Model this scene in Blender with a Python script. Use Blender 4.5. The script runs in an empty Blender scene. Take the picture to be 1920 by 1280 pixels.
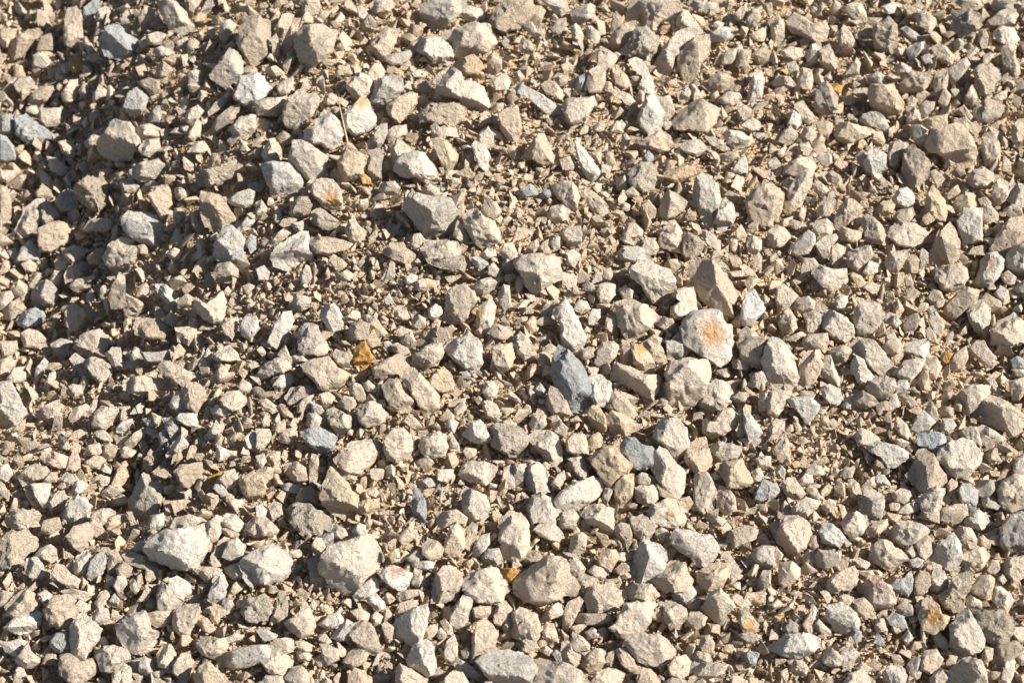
import bpy, bmesh, math, random
import numpy as np
from mathutils import Vector, noise

R = math.radians
rng = np.random.default_rng(7)
random.seed(7)
scene = bpy.context.scene
col = scene.collection

# ------------------------------------------------------------------ camera
PITCH = R(55)            # looking down on the heap
DIST = 2.75
LENS, SENSOR = 85.0, 36.0
TANH = SENSOR / LENS     # frame width at unit distance
CAM = np.array([0.0, -DIST * math.cos(PITCH), DIST * math.sin(PITCH)])
FWD = np.array([0.0, math.cos(PITCH), -math.sin(PITCH)])
RGT = np.array([1.0, 0.0, 0.0])
UPV = np.array([0.0, math.sin(PITCH), math.cos(PITCH)])
cd = bpy.data.cameras.new('camera')
cam = bpy.data.objects.new('camera', cd)
col.objects.link(cam)
cam.location = CAM
cam.rotation_euler = (R(90) - PITCH, 0, 0)
cd.lens, cd.sensor_width = LENS, SENSOR
cd.clip_start, cd.clip_end = 0.05, 3000
cd.dof.use_dof = True
cd.dof.focus_distance = 2.66
cd.dof.aperture_fstop = 8.0
scene.camera = cam

# ------------------------------------------------------------------ light
SUN_EL, SUN_AZ = R(42), R(-3)      # azimuth measured from +X towards +Y
w = bpy.data.worlds.new('World')
scene.world = w
w.use_nodes = True
nt = w.node_tree
bg = nt.nodes['Background']
sky = nt.nodes.new('ShaderNodeTexSky')
sky.sky_type = 'NISHITA'
sky.sun_disc = False
sky.sun_elevation = SUN_EL
sky.sun_rotation = R(90) - SUN_AZ
nt.links.new(sky.outputs[0], bg.inputs[0])
bg.inputs[1].default_value = 0.05
sl = bpy.data.lights.new('sun', 'SUN')
sl.energy = 5.0
sl.angle = R(0.53)
sl.color = (1.0, 0.945, 0.865)
sun = bpy.data.objects.new('sun', sl)
col.objects.link(sun)
sd = Vector((math.cos(SUN_EL) * math.cos(SUN_AZ), math.cos(SUN_EL) * math.sin(SUN_AZ), math.sin(SUN_EL)))
sun.rotation_euler = sd.to_track_quat('Z', 'Y').to_euler()
sun.location = (3, 0, 3)
scene.view_settings.view_transform = 'Standard'
scene.view_settings.look = 'None'
scene.view_settings.exposure = 0.7
scene.view_settings.gamma = 1
scene.view_settings.use_curve_mapping = False
scene.cycles.max_bounces = 5
scene.cycles.diffuse_bounces = 4

# ------------------------------------------------------------------ the heap's surface
def ray_dirs(px, py):
    a = (np.asarray(px, float) - 960) / 1920 * TANH
    b = -(np.asarray(py, float) - 640) / 1920 * TANH
    return FWD + a[..., None] * RGT + b[..., None] * UPV

def plane_pt(px, py):
    d = ray_dirs(px, py)
    t = -CAM[2] / d[..., 2]
    return CAM + t[..., None] * d

# dips and swells: place, radii (pixels of the photograph), height in metres
BUMPS = [(20, 170, 150, 150, -0.03), (230, 860, 110, 90, -0.028), (10, 945, 90, 60, -0.03), (900, 520, 520, 420, 0.035),
         (1835, 620, 100, 130, -0.022), (1330, 760, 60, 120, -0.016), (300, 480, 120, 200, -0.012), (1750, 1180, 260, 160, 0.012),
         (300, 1100, 260, 160, 0.015), (1560, 180, 160, 160, -0.012), (640, 1010, 200, 120, 0.01), (1880, 1010, 80, 80, -0.02),
         (560, 960, 60, 60, -0.018), (1450, 1010, 120, 60, -0.01), (640, 120, 160, 160, 0.02), (10, 490, 150, 200, -0.06), (230, 860, 70, 60, -0.02)]
_b = []
for bx, by, rx, ry, am in BUMPS:
    p = plane_pt(np.array(bx), np.array(by)); sc = 1.16 / 1920
    _b.append((p[0], p[1], rx * sc, ry * sc / math.sin(PITCH), am))

def terrain(x, y):
    h = np.zeros_like(x, dtype=float)
    # the heap falls away on the side turned from the sun
    e = (-0.43 - 0.10 * y + 0.03 * np.sin(6 * y + 1) - x) / 0.055
    h = h - 0.12 / (1 + np.exp(-np.clip(e, -40, 40))) * (0.35 + 0.65 / (1 + np.exp(-np.clip((y + 0.05) / 0.08, -40, 40))))
    for bx, by, rx, ry, am in _b:
        h = h + am * np.exp(-((x - bx) / rx) ** 2 - ((y - by) / ry) ** 2)
    h = h + 0.006 * np.sin(9.1 * x + 3.2 * y + 1) * np.sin(7.3 * y - 4.1 * x) + 0.004 * np.sin(23 * x - 11 * y) * np.sin(19 * y + 8 * x + 2)
    return h

def surf_pt(px, py, lift):
    d = ray_dirs(px, py)
    z = np.asarray(lift, float) + np.zeros(np.shape(d)[:-1])
    for _ in range(6):
        t = (z - CAM[2]) / d[..., 2]
        p = CAM + t[..., None] * d
        z = terrain(p[..., 0], p[..., 1]) + lift
    t = (z - CAM[2]) / d[..., 2]
    return CAM + t[..., None] * d, t

# ------------------------------------------------------------------ materials
def nodes_of(name):
    m = bpy.data.materials.new(name)
    m.use_nodes = True
    return m, m.node_tree, m.node_tree.nodes['Principled BSDF']

def N(t, kind, **kw):
    n = t.nodes.new(kind)
    for k, v in kw.items():
        if k in n.inputs: n.inputs[k].default_value = v
        else: setattr(n, k, v)
    return n

def mix(t, a, b, f, mode='MIX'):
    n = t.nodes.new('ShaderNodeMix')
    n.data_type = 'RGBA'; n.blend_type = mode
    for s, v in ((n.inputs[0], f), (n.inputs[6], a), (n.inputs[7], b)):
        if hasattr(v, 'is_linked'): t.links.new(v, s)
        else: s.default_value = v
    return n.outputs[2]

def ramp(t, src, p0, p1, c0=0.0, c1=1.0):
    n = t.nodes.new('ShaderNodeMapRange')
    n.inputs[1].default_value, n.inputs[2].default_value = p0, p1
    n.inputs[3].default_value, n.inputs[4].default_value = c0, c1
    t.links.new(src, n.inputs[0])
    return n.outputs[0]

def rock_material(name, stain=None, amount=0.5, rough_scale=1.0, grit=0.3, streak=0.0):
    m, t, b = nodes_of(name)
    L = t.links.new
    geo = t.nodes.new('ShaderNodeNewGeometry')
    at = N(t, 'ShaderNodeAttribute', attribute_name='stone_colour')
    big = N(t, 'ShaderNodeTexNoise', Scale=55.0, Detail=4.0, Roughness=0.6); L(geo.outputs[0], big.inputs[0])
    mid = N(t, 'ShaderNodeTexNoise', Scale=210.0, Detail=5.0, Roughness=0.7); L(geo.outputs[0], mid.inputs[0])
    fine = N(t, 'ShaderNodeTexNoise', Scale=900.0, Detail=3.0, Roughness=0.7); L(geo.outputs[0], fine.inputs[0])
    c = mix(t, at.outputs[0], (0.62, 0.475, 0.325, 1), ramp(t, big.outputs[0], 0.52, 0.75, 0, 0.32))
    c = mix(t, c, (0.78, 0.74, 0.66, 1), ramp(t, mid.outputs[0], 0.52, 0.72, 0, 0.5))
    c = mix(t, c, (0.32, 0.23, 0.16, 1), ramp(t, mid.outputs[0], 0.42, 0.26, 0, 0.45))
    c = mix(t, c, (0.30, 0.22, 0.14, 1), ramp(t, fine.outputs[0], 0.40, 0.25, 0, 0.45))
    if stain:
        sa = N(t, 'ShaderNodeAttribute', attribute_name='stain')
        sn = N(t, 'ShaderNodeTexNoise', Scale=230.0, Detail=6.0, Roughness=0.75); L(geo.outputs[0], sn.inputs[0])
        ad = t.nodes.new('ShaderNodeMath'); ad.operation = 'MULTIPLY_ADD'
        L(sn.outputs[0], ad.inputs[0]); ad.inputs[1].default_value = 3.0; L(sa.outputs['Fac'], ad.inputs[2])
        c = mix(t, c, stain, ramp(t, ad.outputs[0], 2.05, 2.75, 0, 0.75))
    # hairline cracks
    vo = N(t, 'ShaderNodeTexVoronoi', feature='DISTANCE_TO_EDGE', Scale=48.0)
    wp = N(t, 'ShaderNodeTexNoise', Scale=80.0, Detail=3.0); L(geo.outputs[0], wp.inputs[0])
    va = t.nodes.new('ShaderNodeVectorMath'); va.operation = 'MULTIPLY_ADD'
    L(wp.outputs[1], va.inputs[0]); va.inputs[1].default_value = (0.02, 0.02, 0.02); L(geo.outputs[0], va.inputs[2])
    L(va.outputs[0], vo.inputs[0])
    crack = ramp(t, vo.outputs[0], 0.0, 0.016, 1, 0)
    c = mix(t, c, (0.20, 0.14, 0.09, 1), ramp(t, crack, 0, 1, 0, 0.30))
    L(c, b.inputs['Base Color'])
    b.inputs['Roughness'].default_value = 0.92
    b.inputs['Specular IOR Level'].default_value = 0.25
    # relief: broken faces, pits and powder
    h1 = N(t, 'ShaderNodeTexNoise', Scale=170.0, Detail=6.0, Roughness=0.72); L(geo.outputs[0], h1.inputs[0])
    h2 = N(t, 'ShaderNodeTexVoronoi', feature='F1', Scale=420.0); L(geo.outputs[0], h2.inputs[0])
    b1 = N(t, 'ShaderNodeBump', Strength=0.8 * rough_scale, Distance=0.008); L(h1.outputs[0], b1.inputs['Height'])
    h3 = N(t, 'ShaderNodeTexVoronoi', feature='F1', Scale=135.0); L(va.outputs[0], h3.inputs[0])     # small shell-shaped breaks
    b0 = N(t, 'ShaderNodeBump', Strength=0.4, Distance=0.005); L(h3.outputs[0], b0.inputs['Height']); L(b1.outputs[0], b0.inputs['Normal'])
    b2 = N(t, 'ShaderNodeBump', Strength=grit, Distance=0.0016); L(h2.outputs[0], b2.inputs['Height']); L(b0.outputs[0], b2.inputs['Normal'])
    last = b2
    if streak:
        mp = N(t, 'ShaderNodeMapping'); mp.inputs['Scale'].default_value = (0.25, 0.9, 1.8); mp.inputs['Rotation'].default_value = (0.6, 0.4, 0.5)
        L(geo.outputs[0], mp.inputs[0])
        wv = N(t, 'ShaderNodeTexNoise', Scale=190.0, Detail=5.0, Roughness=0.65); L(mp.outputs[0], wv.inputs[0])
        b3 = N(t, 'ShaderNodeBump', Strength=streak, Distance=0.006); L(wv.outputs[0], b3.inputs['Height']); L(b2.outputs[0], b3.inputs['Normal'])
        last = b3
    L(last.outputs[0], b.inputs['Normal'])
    return m

MAT = {
    'plain': rock_material('limestone', grit=0.25),
    'streak': rock_material('bedded_limestone', grit=0.25, streak=0.45),
    'dust': rock_material('dusty_limestone', rough_scale=1.5, grit=0.8),
    'rust': rock_material('rust_stained_limestone', stain=(0.60, 0.28, 0.055, 1), amount=0.55),
    'pink': rock_material('pink_stained_limestone', stain=(0.52, 0.31, 0.22, 1), amount=0.8),
}
# real base colours of the kinds of stone (linear)
COLS = {'c': (0.645, 0.547, 0.43), 't': (0.585, 0.48, 0.36), 'w': (0.68, 0.615, 0.525), 'g': (0.55, 0.50, 0.43), 'b': (0.43, 0.43, 0.415), 's': (0.36, 0.363, 0.358),
        'd': (0.49, 0.395, 0.30), 'y': (0.60, 0.485, 0.335), 'o': (0.58, 0.31, 0.075), 'p': (0.625, 0.51, 0.405), 'k': (0.62, 0.525, 0.40)}

def colour_of(code, r):
    c = np.array(COLS[code[0]])
    v = 1 + r.normal(0, 0.06)
    warm = r.normal(0, 0.025)
    return np.clip(c * v * np.array([1 + warm, 1, 1 - warm]), 0.02, 0.8)

# ------------------------------------------------------------------ ground: one sheet out to the horizon
def build_ground():
    n = 240
    s = np.linspace(-1, 1, n)
    ax = np.sign(s) * (np.abs(s) * 1.7 + 600 * np.abs(s) ** 14)
    X, Y = np.meshgrid(ax, ax + 0.1)
    r = np.sqrt(X ** 2 + Y ** 2)
    Z = terrain(X, Y) * np.exp(-np.maximum(r - 1.8, 0) ** 2) - 0.007
    v = np.stack([X, Y, Z], -1).reshape(-1, 3)
    i = np.arange(n * n).reshape(n, n)
    f = np.stack([i[:-1, :-1], i[:-1, 1:], i[1:, 1:], i[1:, :-1]], -1).reshape(-1, 4)
    me = bpy.data.meshes.new('ground')
    me.from_pydata(v.tolist(), [], f.tolist())
    me.polygons.foreach_set('use_smooth', [True] * len(f))
    m, t, b = nodes_of('stony_soil')
    L = t.links.new
    geo = t.nodes.new('ShaderNodeNewGeometry')
    n1 = N(t, 'ShaderNodeTexNoise', Scale=160.0, Detail=6.0, Roughness=0.7); L(geo.outputs[0], n1.inputs[0])
    vo = N(t, 'ShaderNodeTexVoronoi', Scale=55.0); L(geo.outputs[0], vo.inputs[0])
    vb = N(t, 'ShaderNodeTexVoronoi', Scale=260.0); L(geo.outputs[0], vb.inputs[0])
    c = mix(t, (0.50, 0.325, 0.17, 1), (0.62, 0.465, 0.30, 1), n1.outputs[0])
    hs = N(t, 'ShaderNodeHueSaturation', Saturation=0.0); L(vo.outputs[1], hs.inputs['Color'])
    c = mix(t, c, hs.outputs[0], 0.12, 'OVERLAY')
    L(c, b.inputs['Base Color'])
    b.inputs['Roughness'].default_value = 0.95
    b1 = N(t, 'ShaderNodeBump', Strength=1.0, Distance=0.006, invert=True); L(vb.outputs[0], b1.inputs['Height'])
    b4 = N(t, 'ShaderNodeBump', Strength=0.9, Distance=0.012, invert=True); L(vo.outputs[0], b4.inputs['Height']); L(b1.outputs[0], b4.inputs['Normal'])
    b2 = N(t, 'ShaderNodeBump', Strength=0.6, Distance=0.004); L(n1.outputs[0], b2.inputs['Height']); L(b4.outputs[0], b2.inputs['Normal'])
    L(b2.outputs[0], b.inputs['Normal'])
    me.materials.append(m)
    o = bpy.data.objects.new('ground', me)
    col.objects.link(o)
    o['kind'] = 'structure'
    o['label'] = 'dusty tan soil under the crushed limestone'
    o['category'] = 'ground'
build_ground()

# ------------------------------------------------------------------ stones traced from the photograph
# @x y: corner of a 480 x 320 tile; each line: colour code, outline (steps of 2.5 pixels from that corner), *name of a landmark stone
# c cream, t tan, w white, g grey, b blue-grey, s slate, d brown (one outline is the big slate-grey stone's cast shadow, painted brown), y honey, o orange, p pinkish, k dusty; a second o / p = rust or pink stains
STONES = '''
@0 0
t 28,8 36,9 39,17 36,22 30,22 27,15
c 51,8 57,6 61,12 62,24 62,33 56,36 49,33 48,22 49,14
b 63,6 70,0 74,1 75,6 70,12 70,16 65,17 62,12
c 74,7 80,5 83,9 80,14 73,16 71,12
b 80,22 85,19 90,20 94,25 104,32 103,36 97,44 88,44 79,42 76,30 *blue-grey block
t 10,31 20,23 29,22 30,26 22,35 17,43 8,46 7,38
d 30,28 39,25 41,33 39,38 28,38
w 25,42 29,39 34,45 37,48 31,51 25,49
o 54,45 58,43 63,48 60,54 55,55 52,50 *yellow-orange stone
g 47,48 54,45 53,52 50,56 46,52
c 120,3 124,0 132,2 139,9 141,14 145,19 143,24 136,26 128,22 124,15 120,9
t 104,13 108,5 116,7 115,13 109,24 105,20
g 165,18 172,15 177,19 173,26 168,34 165,28
c 109,27 118,24 124,26 120,33 116,34 112,33
p 158,56 163,49 172,37 178,40 182,48 182,54 176,62 170,66 160,60
c 141,57 146,52 151,54 151,60 149,66 146,68 142,64
w 181,58 192,56 198,59 204,67 196,73 187,81 176,73 178,66
d 179,26 184,15 194,13 202,18 202,30 199,42 190,50 184,42 178,32 *grey-brown oval stone
g 96,70 104,65 111,67 111,73 108,82 105,86 98,87 93,80
k 104,62 112,59 119,60 120,67 115,72 110,69
c 82,94 86,91 96,93 101,99 104,105 104,111 96,118 90,121 80,118 74,112 75,106 79,101 *chunky cream block
c 103,95 112,93 119,96 122,101 117,104 108,106 102,102
c 104,111 110,105 119,104 120,112 113,118 107,116
b 13,88 20,87 27,92 34,97 40,101 40,103 28,108 20,107 12,100 *slate-blue pointed stone
b 0,87 8,86 12,95 11,99 3,101 0,100
b 0,102 5,103 10,110 12,119 4,121 0,120
c 30,82 47,81 49,86 47,93 35,95 30,90
c 20,81 27,79 29,84 25,88 19,86
t 22,74 30,65 39,65 40,69 34,78 27,80 22,78
c 10,63 14,59 22,58 26,62 21,69 18,72 12,68
c 46,70 52,61 58,60 58,72 54,77 48,76
c 59,68 63,62 67,64 66,70 61,74
c 70,72 74,64 80,68 82,71 75,74 70,77
c 44,107 50,105 58,111 54,121 49,119
t 118,50 122,46 130,52 125,58 116,58
g 116,37 121,35 128,37 128,41 122,43 117,42
g 112,88 117,80 120,80 121,88 118,93 112,92
c 140,84 148,79 153,84 150,91 143,94 139,90
c 142,99 148,90 151,92 150,101 145,106 141,103
t 156,84 162,76 169,71 170,79 162,84 157,87
t 163,88 172,81 179,79 178,87 169,95 160,102 158,98
c 172,97 181,88 191,86 192,95 188,102 182,105 175,101
c 141,114 147,107 153,106 157,112 150,115
t 66,105 71,98 77,96 77,100 71,108 67,109
c 36,118 42,119 50,125 53,130 46,132 38,128
y 0,22 13,22 10,29 8,36 0,35
@480 0
c 35,2 38,0 47,0 48,6 46,11 39,12 35,9
t 10,17 16,8 18,10 16,17 13,23 9,20
c 15,20 19,12 24,10 28,12 26,20 22,27 16,28
t 18,37 22,28 28,15 33,15 30,25 28,33 23,44 20,44
t 30,26 37,20 48,20 57,23 60,25 58,33 55,40 52,45 44,49 38,53 33,45 30,36 *big broken tan block
c 11,30 15,26 18,32 17,42 13,46
c 85,4 90,0 101,0 104,4 100,9 89,10
c 76,6 80,5 84,11 82,17 78,18
k 78,19 84,11 88,13 91,22 86,25 79,23
t 83,38 92,26 98,22 106,23 105,30 100,40 96,46 89,44
g 97,42 105,40 115,38 117,43 109,49 102,49 97,46
c 124,4 132,1 145,0 157,1 156,6 147,15 140,22 135,22 127,18 124,10
w 153,8 160,5 169,7 171,13 165,16 156,15
c 142,25 150,22 164,17 173,18 178,27 180,32 172,38 160,42 152,44 148,38 148,32 142,30
w 119,34 126,29 135,28 143,33 147,40 147,46 144,49 133,46 127,41 121,38 *rounded chalk-white stone
k 176,16 179,8 188,0 204,0 208,6 206,13 198,21 188,24 178,20
y 148,49 154,44 163,41 169,47 170,51 166,56 156,56 150,53
c 173,44 178,39 184,45 184,52 178,58 174,53
w 177,60 184,56 188,55 191,62 188,68 180,68
c 136,68 138,56 146,51 154,55 156,61 162,62 170,66 172,72 174,78 172,84 168,85 158,82 152,74 144,72 138,71
c 69,65 75,56 80,55 84,58 88,63 86,71 80,74 72,73
c 83,56 88,48 93,48 97,54 94,60 87,61
g 89,63 94,59 101,57 109,59 110,68 103,75 94,82 87,81 86,74 88,68 *smooth pale-grey block
t 99,79 108,73 115,70 120,71 120,78 114,85 108,92 102,88 98,82
wo 66,86 72,80 78,75 83,74 86,81 90,88 89,95 83,99 74,101 68,97 66,91 *rust-tipped white stone
wo 38,97 44,95 46,90 51,84 55,86 60,89 64,95 65,101 62,108 57,111 48,108 40,109 37,104
c 21,84 24,75 30,70 34,68 38,71 44,71 47,75 44,83 38,90 32,96 24,96 21,90
c 0,78 5,75 20,73 24,74 21,83 14,87 2,86
c 16,66 22,60 27,58 28,62 25,70 18,72
y 59,53 63,49 70,51 72,55 68,60 61,58
c 52,71 57,70 62,74 61,79 53,79 48,76
g 83,107 88,101 93,94 98,93 98,100 95,108 88,112 84,112
c 97,99 103,95 112,94 113,99 106,104 100,107
k 123,86 130,79 140,78 152,78 156,82 155,90 148,94 138,93 130,91 124,92
c 131,95 135,92 139,98 139,104 132,105
c 165,105 168,100 174,95 178,102 178,110 172,112
t 182,86 188,82 196,80 198,90 199,100 202,106 196,106 190,105 185,98
w 162,110 165,106 172,111 176,117 176,124 172,128 167,124
c 101,114 106,106 110,107 116,113 116,120 112,128 104,128 102,122
y 132,105 139,104 146,109 151,116 151,122 145,128 140,125 136,115
w 104,128 106,120 112,116 120,114 126,116 132,124 136,130 136,136 130,138 120,133 112,132
d 84,114 92,112 96,115 94,122 94,134 88,138 84,134
y 62,122 68,115 75,115 83,118 82,128 74,136 64,134
c 25,118 28,107 34,107 42,110 52,118 52,128 46,138 36,132 28,126
c 4,116 10,105 14,104 19,112 19,118 16,122 8,121
d 54,82 60,80 66,82 66,86 60,87
@960 0
c 25,3 22,0 40,0 43,8 38,11 33,10
w 44,10 50,6 58,3 62,5 62,12 56,15 55,18 46,16
w 8,18 11,14 16,18 20,25 18,29 12,25
c 29,22 34,15 40,14 41,19 37,25 32,27
c 44,21 48,18 52,22 55,30 50,32 45,27
c 55,20 60,20 66,25 66,31 62,34 57,28
t 74,18 78,9 84,15 82,19 78,22 75,24
c 86,17 88,6 92,0 112,0 124,1 126,10 122,16 118,17 112,15 108,20 98,19 90,15
t 73,33 75,26 82,19 92,16 94,18 90,26 84,34 78,39 75,37
k 83,40 88,30 94,22 100,21 108,28 110,37 107,42 100,43 92,42
c 122,18 128,8 132,9 136,14 142,22 143,25 138,25 130,23
c 132,2 136,0 154,3 155,9 147,11 137,8
w 105,52 108,46 113,38 118,30 126,24 134,22 137,25 136,31 128,37 122,43 120,51 119,58 114,60 108,59 105,56 *curved finger-shaped white stone
t 125,48 126,41 132,33 140,27 147,28 148,36 146,43 142,48 138,57 139,62 136,66 130,62 127,56
w 148,26 155,20 162,21 164,27 159,32 151,31 148,29
c 148,18 155,16 159,18 156,22 150,23
c 167,10 172,5 176,6 177,12 172,16 168,15
t 175,14 180,7 186,8 186,15 182,20 177,21
t 168,43 172,38 179,38 178,46 174,53 168,49
c 157,45 160,39 169,36 168,43 164,48 158,48
t 148,62 149,57 156,55 162,56 166,63 162,67 154,69 149,67
c 155,74 162,69 170,70 172,74 166,79 158,78
w 177,72 179,62 183,54 187,54 189,62 187,73 181,78 178,78 *upright narrow white stone
p 64,42 66,35 73,38 79,43 76,48 72,54 68,52 64,48
t 56,63 58,54 64,50 70,53 70,62 66,69 58,69
t 75,50 80,51 86,57 89,64 84,66 78,63 76,57
w 88,46 93,44 98,46 102,52 104,58 106,63 106,70 100,69 94,66 98,60 96,53 90,52
g 89,58 94,56 99,58 98,61 93,63
g 32,60 37,56 42,58 41,63 36,65
b 47,64 50,58 54,56 55,62 53,69 48,71
c 22,64 27,61 34,64 39,70 37,74 30,72 25,69
w 2,66 8,64 16,68 22,71 30,77 35,82 37,88 34,91 29,89 20,81 14,75 8,72 2,69 *long bent pale stone
c 38,78 44,74 52,74 60,73 62,78 58,84 54,92 48,95 42,90 39,84
c 74,67 80,68 88,71 93,77 95,84 92,86 86,80 80,74 75,71
w 95,90 97,82 101,74 106,71 110,76 113,85 113,94 110,99 104,102 98,98 *leaf-shaped cream stone
c 109,74 118,72 120,76 122,84 118,90 114,93 112,82
t 121,92 126,85 134,78 142,76 150,79 155,82 152,92 146,99 136,98 124,97
w 159,101 163,98 172,99 178,104 175,110 168,112 162,108
g 145,103 152,103 160,108 163,112 158,113 150,109
c 126,110 131,106 140,105 146,111 144,115 138,117 130,114
c 90,102 100,104 112,98 118,102 120,108 116,112 110,114 102,110 92,107
c 60,97 64,92 69,92 71,96 67,99 62,99
c 72,97 78,92 82,90 85,94 82,99 74,100
t 9,116 14,109 20,101 24,101 28,109 31,118 30,122 24,124 16,120 8,119
w 48,107 54,112 60,120 66,128 63,138 57,134 52,126 49,117 *blade-shaped white stone
t 40,112 44,106 47,108 46,115 40,116
t 36,120 45,116 47,122 46,128 38,127
b 98,118 102,113 106,117 106,121 98,123
w 165,128 170,120 175,117 177,126 176,130 165,131
t 155,117 163,114 168,114 170,118 162,122 155,121
c 172,94 180,88 186,92 187,97 178,99
t 169,82 174,79 180,83 176,90 170,92
c 5,34 8,28 14,32 16,37 12,40 7,40
c 126,66 132,66 136,72 132,76 127,72
@1440 0
c 1,16 8,12 12,18 12,28 8,34 3,30
t 14,16 20,10 28,14 34,18 42,16 44,22 43,30 36,32 27,27 18,25
c 31,5 36,6 40,10 40,12 33,10
c 46,8 50,0 54,3 55,10 50,12
c 55,6 64,2 70,4 73,10 74,16 68,17 62,12
c 53,26 57,19 62,25 66,33 60,40 54,34
t 68,24 74,18 78,22 77,28 72,30 68,28
k 78,26 82,18 90,17 97,19 97,28 97,38 90,40 84,38 80,32
y 101,4 108,5 115,8 115,11 110,17 105,15
g 100,22 104,20 110,24 116,29 114,32 106,29
w 85,5 94,2 100,4 99,9 90,11
c 110,10 118,8 125,14 126,19 122,23 113,20
k 139,10 146,7 156,10 161,15 157,22 152,27 143,26 139,20
t 138,0 158,0 161,5 156,8 146,6
c 168,4 170,0 186,0 184,4 176,10 170,8
c 166,15 174,9 183,5 187,12 184,18 176,20 167,18
w 169,24 176,20 184,22 188,30 184,34 178,34 172,30
c 158,24 163,22 165,28 164,36 160,36 158,30
c 139,32 143,29 147,32 146,37 141,38
c 123,36 128,33 134,36 139,42 138,48 130,47 125,42
w 104,38 110,33 117,32 116,37 110,44 106,44
g 115,43 120,40 125,44 123,48 118,48
c 175,36 180,34 186,36 185,42 188,50 189,55 182,58 177,60 176,52 176,44
k 155,54 160,50 166,48 172,54 174,58 170,65 164,72 158,71 156,62
c 135,52 143,46 148,44 151,49 146,57 140,63 136,60
t 124,62 126,55 134,52 135,62 132,72 126,74
t 100,62 103,57 109,54 116,55 123,58 121,63 116,68 108,69 101,67
c 95,50 100,47 107,51 108,55 102,57 96,56
g 75,58 82,54 88,57 88,62 80,63 75,62
t 76,70 78,64 86,64 94,65 97,71 101,78 100,84 96,88 88,86 80,83 77,77
w 69,90 72,86 80,84 86,87 90,95 88,99 82,96 74,94 *bright white chip
d 36,72 38,65 44,62 48,66 52,74 52,80 47,88 40,86 35,82
o 47,66 51,63 56,65 54,70 48,69 *small orange pebble
c 56,56 61,50 66,44 69,48 68,56 64,59 58,60
c 23,58 26,51 32,53 34,60 32,68 26,67 22,62
c 3,62 9,57 16,58 21,64 14,67 5,66
c 14,48 20,46 23,51 21,57 16,55
c 10,38 16,35 26,37 26,42 20,46 12,43
c 28,42 33,34 39,32 40,38 36,46 31,50
t 38,38 46,34 50,42 53,48 47,54 40,50
c 20,79 26,76 32,84 37,90 31,95 25,90
w 15,92 19,83 24,87 25,93 20,98 15,95
t 36,93 42,90 48,93 49,97 44,104 38,100
c 50,100 54,93 60,92 70,95 77,97 76,101 70,104 60,108 54,106
c 7,106 12,98 17,95 22,101 21,106 14,109
c 24,103 27,96 34,95 36,102 33,109 29,110
c 20,112 24,108 30,107 33,112 30,117 23,116
c 36,118 40,115 47,116 48,122 42,126
t 120,108 124,100 132,97 140,93 146,95 152,104 156,112 158,122 150,125 138,124 132,117 122,113 *broad flat tan slab
c 108,94 114,94 120,98 119,103 122,110 116,112 110,106 107,100
y 116,91 122,88 134,86 134,95 126,99 120,97
c 160,122 160,112 162,102 167,100 172,106 174,112 172,118 166,124
c 154,84 158,78 161,80 160,92 159,99 156,98 154,90
k 160,85 165,76 174,77 177,82 174,88 166,92 161,91
t 182,98 188,90 194,90 194,112 188,114 184,106
c 104,82 108,80 113,84 115,91 110,94 104,92
c 113,80 118,76 125,77 124,82 120,86 116,88
c 104,74 108,72 112,76 110,80 105,80
t 90,116 92,108 98,106 104,108 106,114 102,120 101,128 92,130
d 101,124 102,115 108,109 114,114 121,122 120,132 113,140 106,141 100,134
w 72,122 76,114 82,112 88,117 88,124 90,128 80,132 74,128
g 66,117 72,113 74,120 72,128 68,122
c 14,124 22,119 32,118 35,124 34,130 22,132 12,130
g 0,120 6,118 10,124 4,127 0,126
c 140,84 147,79 154,88 152,92 146,88
t 140,90 148,88 155,95 152,99 144,99
c 148,72 153,64 156,70 158,76 152,80 148,78
@0 320
k 57,16 60,8 66,5 76,5 80,9 81,16 86,27 82,32 74,31 62,24 57,20
b 42,22 46,17 53,15 58,18 59,26 53,30 45,30 42,26
c 12,44 16,36 20,28 26,23 32,22 36,26 31,32 31,42 26,50 18,50
t 0,14 5,13 8,22 8,34 6,44 0,48
t 30,44 36,40 44,39 54,42 58,47 56,54 46,56 38,61 31,60 29,52
k 32,26 36,24 42,28 46,36 42,40 33,42 31,34
g 92,36 96,31 106,32 116,34 121,40 125,46 120,54 114,56 104,53 96,46 92,41 *smooth grey-white slab
c 111,18 117,13 125,12 129,18 132,25 130,33 127,39 121,37 118,30 114,24
c 131,14 136,12 142,16 141,20 136,24 132,20
d 131,29 136,28 139,34 137,41 132,43 130,36
d 150,24 152,17 158,17 166,20 170,27 176,36 177,41 170,42 162,45 154,42 152,34 *hollow-faced brown stone
d 143,32 150,29 153,36 155,45 148,46 144,40
w 161,62 163,50 167,42 172,41 180,47 184,53 184,58 178,62 174,67 165,67
b 172,64 180,60 184,61 184,68 180,72 174,69
w 170,23 178,17 186,14 191,16 190,24 184,28 176,26
k 147,7 152,0 166,-4 176,-8 180,3 176,8 168,10 158,12 152,11
g 98,0 106,-6 118,-8 126,-2 126,0 118,5 108,8 100,5
t 78,64 82,55 88,52 98,52 102,56 102,64 98,71 92,77 86,75 80,70 *shield-shaped tan stone
y 65,65 72,59 78,58 78,66 74,71 67,69
t 46,58 52,58 56,56 64,58 65,63 60,69 54,70 48,64
c 63,44 68,37 76,36 83,37 84,43 78,46 70,45 64,46
c 41,68 44,63 52,67 54,71 48,76 42,74
c 49,78 52,72 60,68 68,70 70,74 64,78 56,82 50,84
c 37,82 41,75 46,74 49,80 46,86 39,86
co 52,87 56,82 62,80 68,79 70,85 66,89 58,91
g 24,93 28,85 35,82 40,86 44,90 43,98 36,100 28,102 24,97
t 10,90 14,82 20,86 22,94 18,100 12,96
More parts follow.
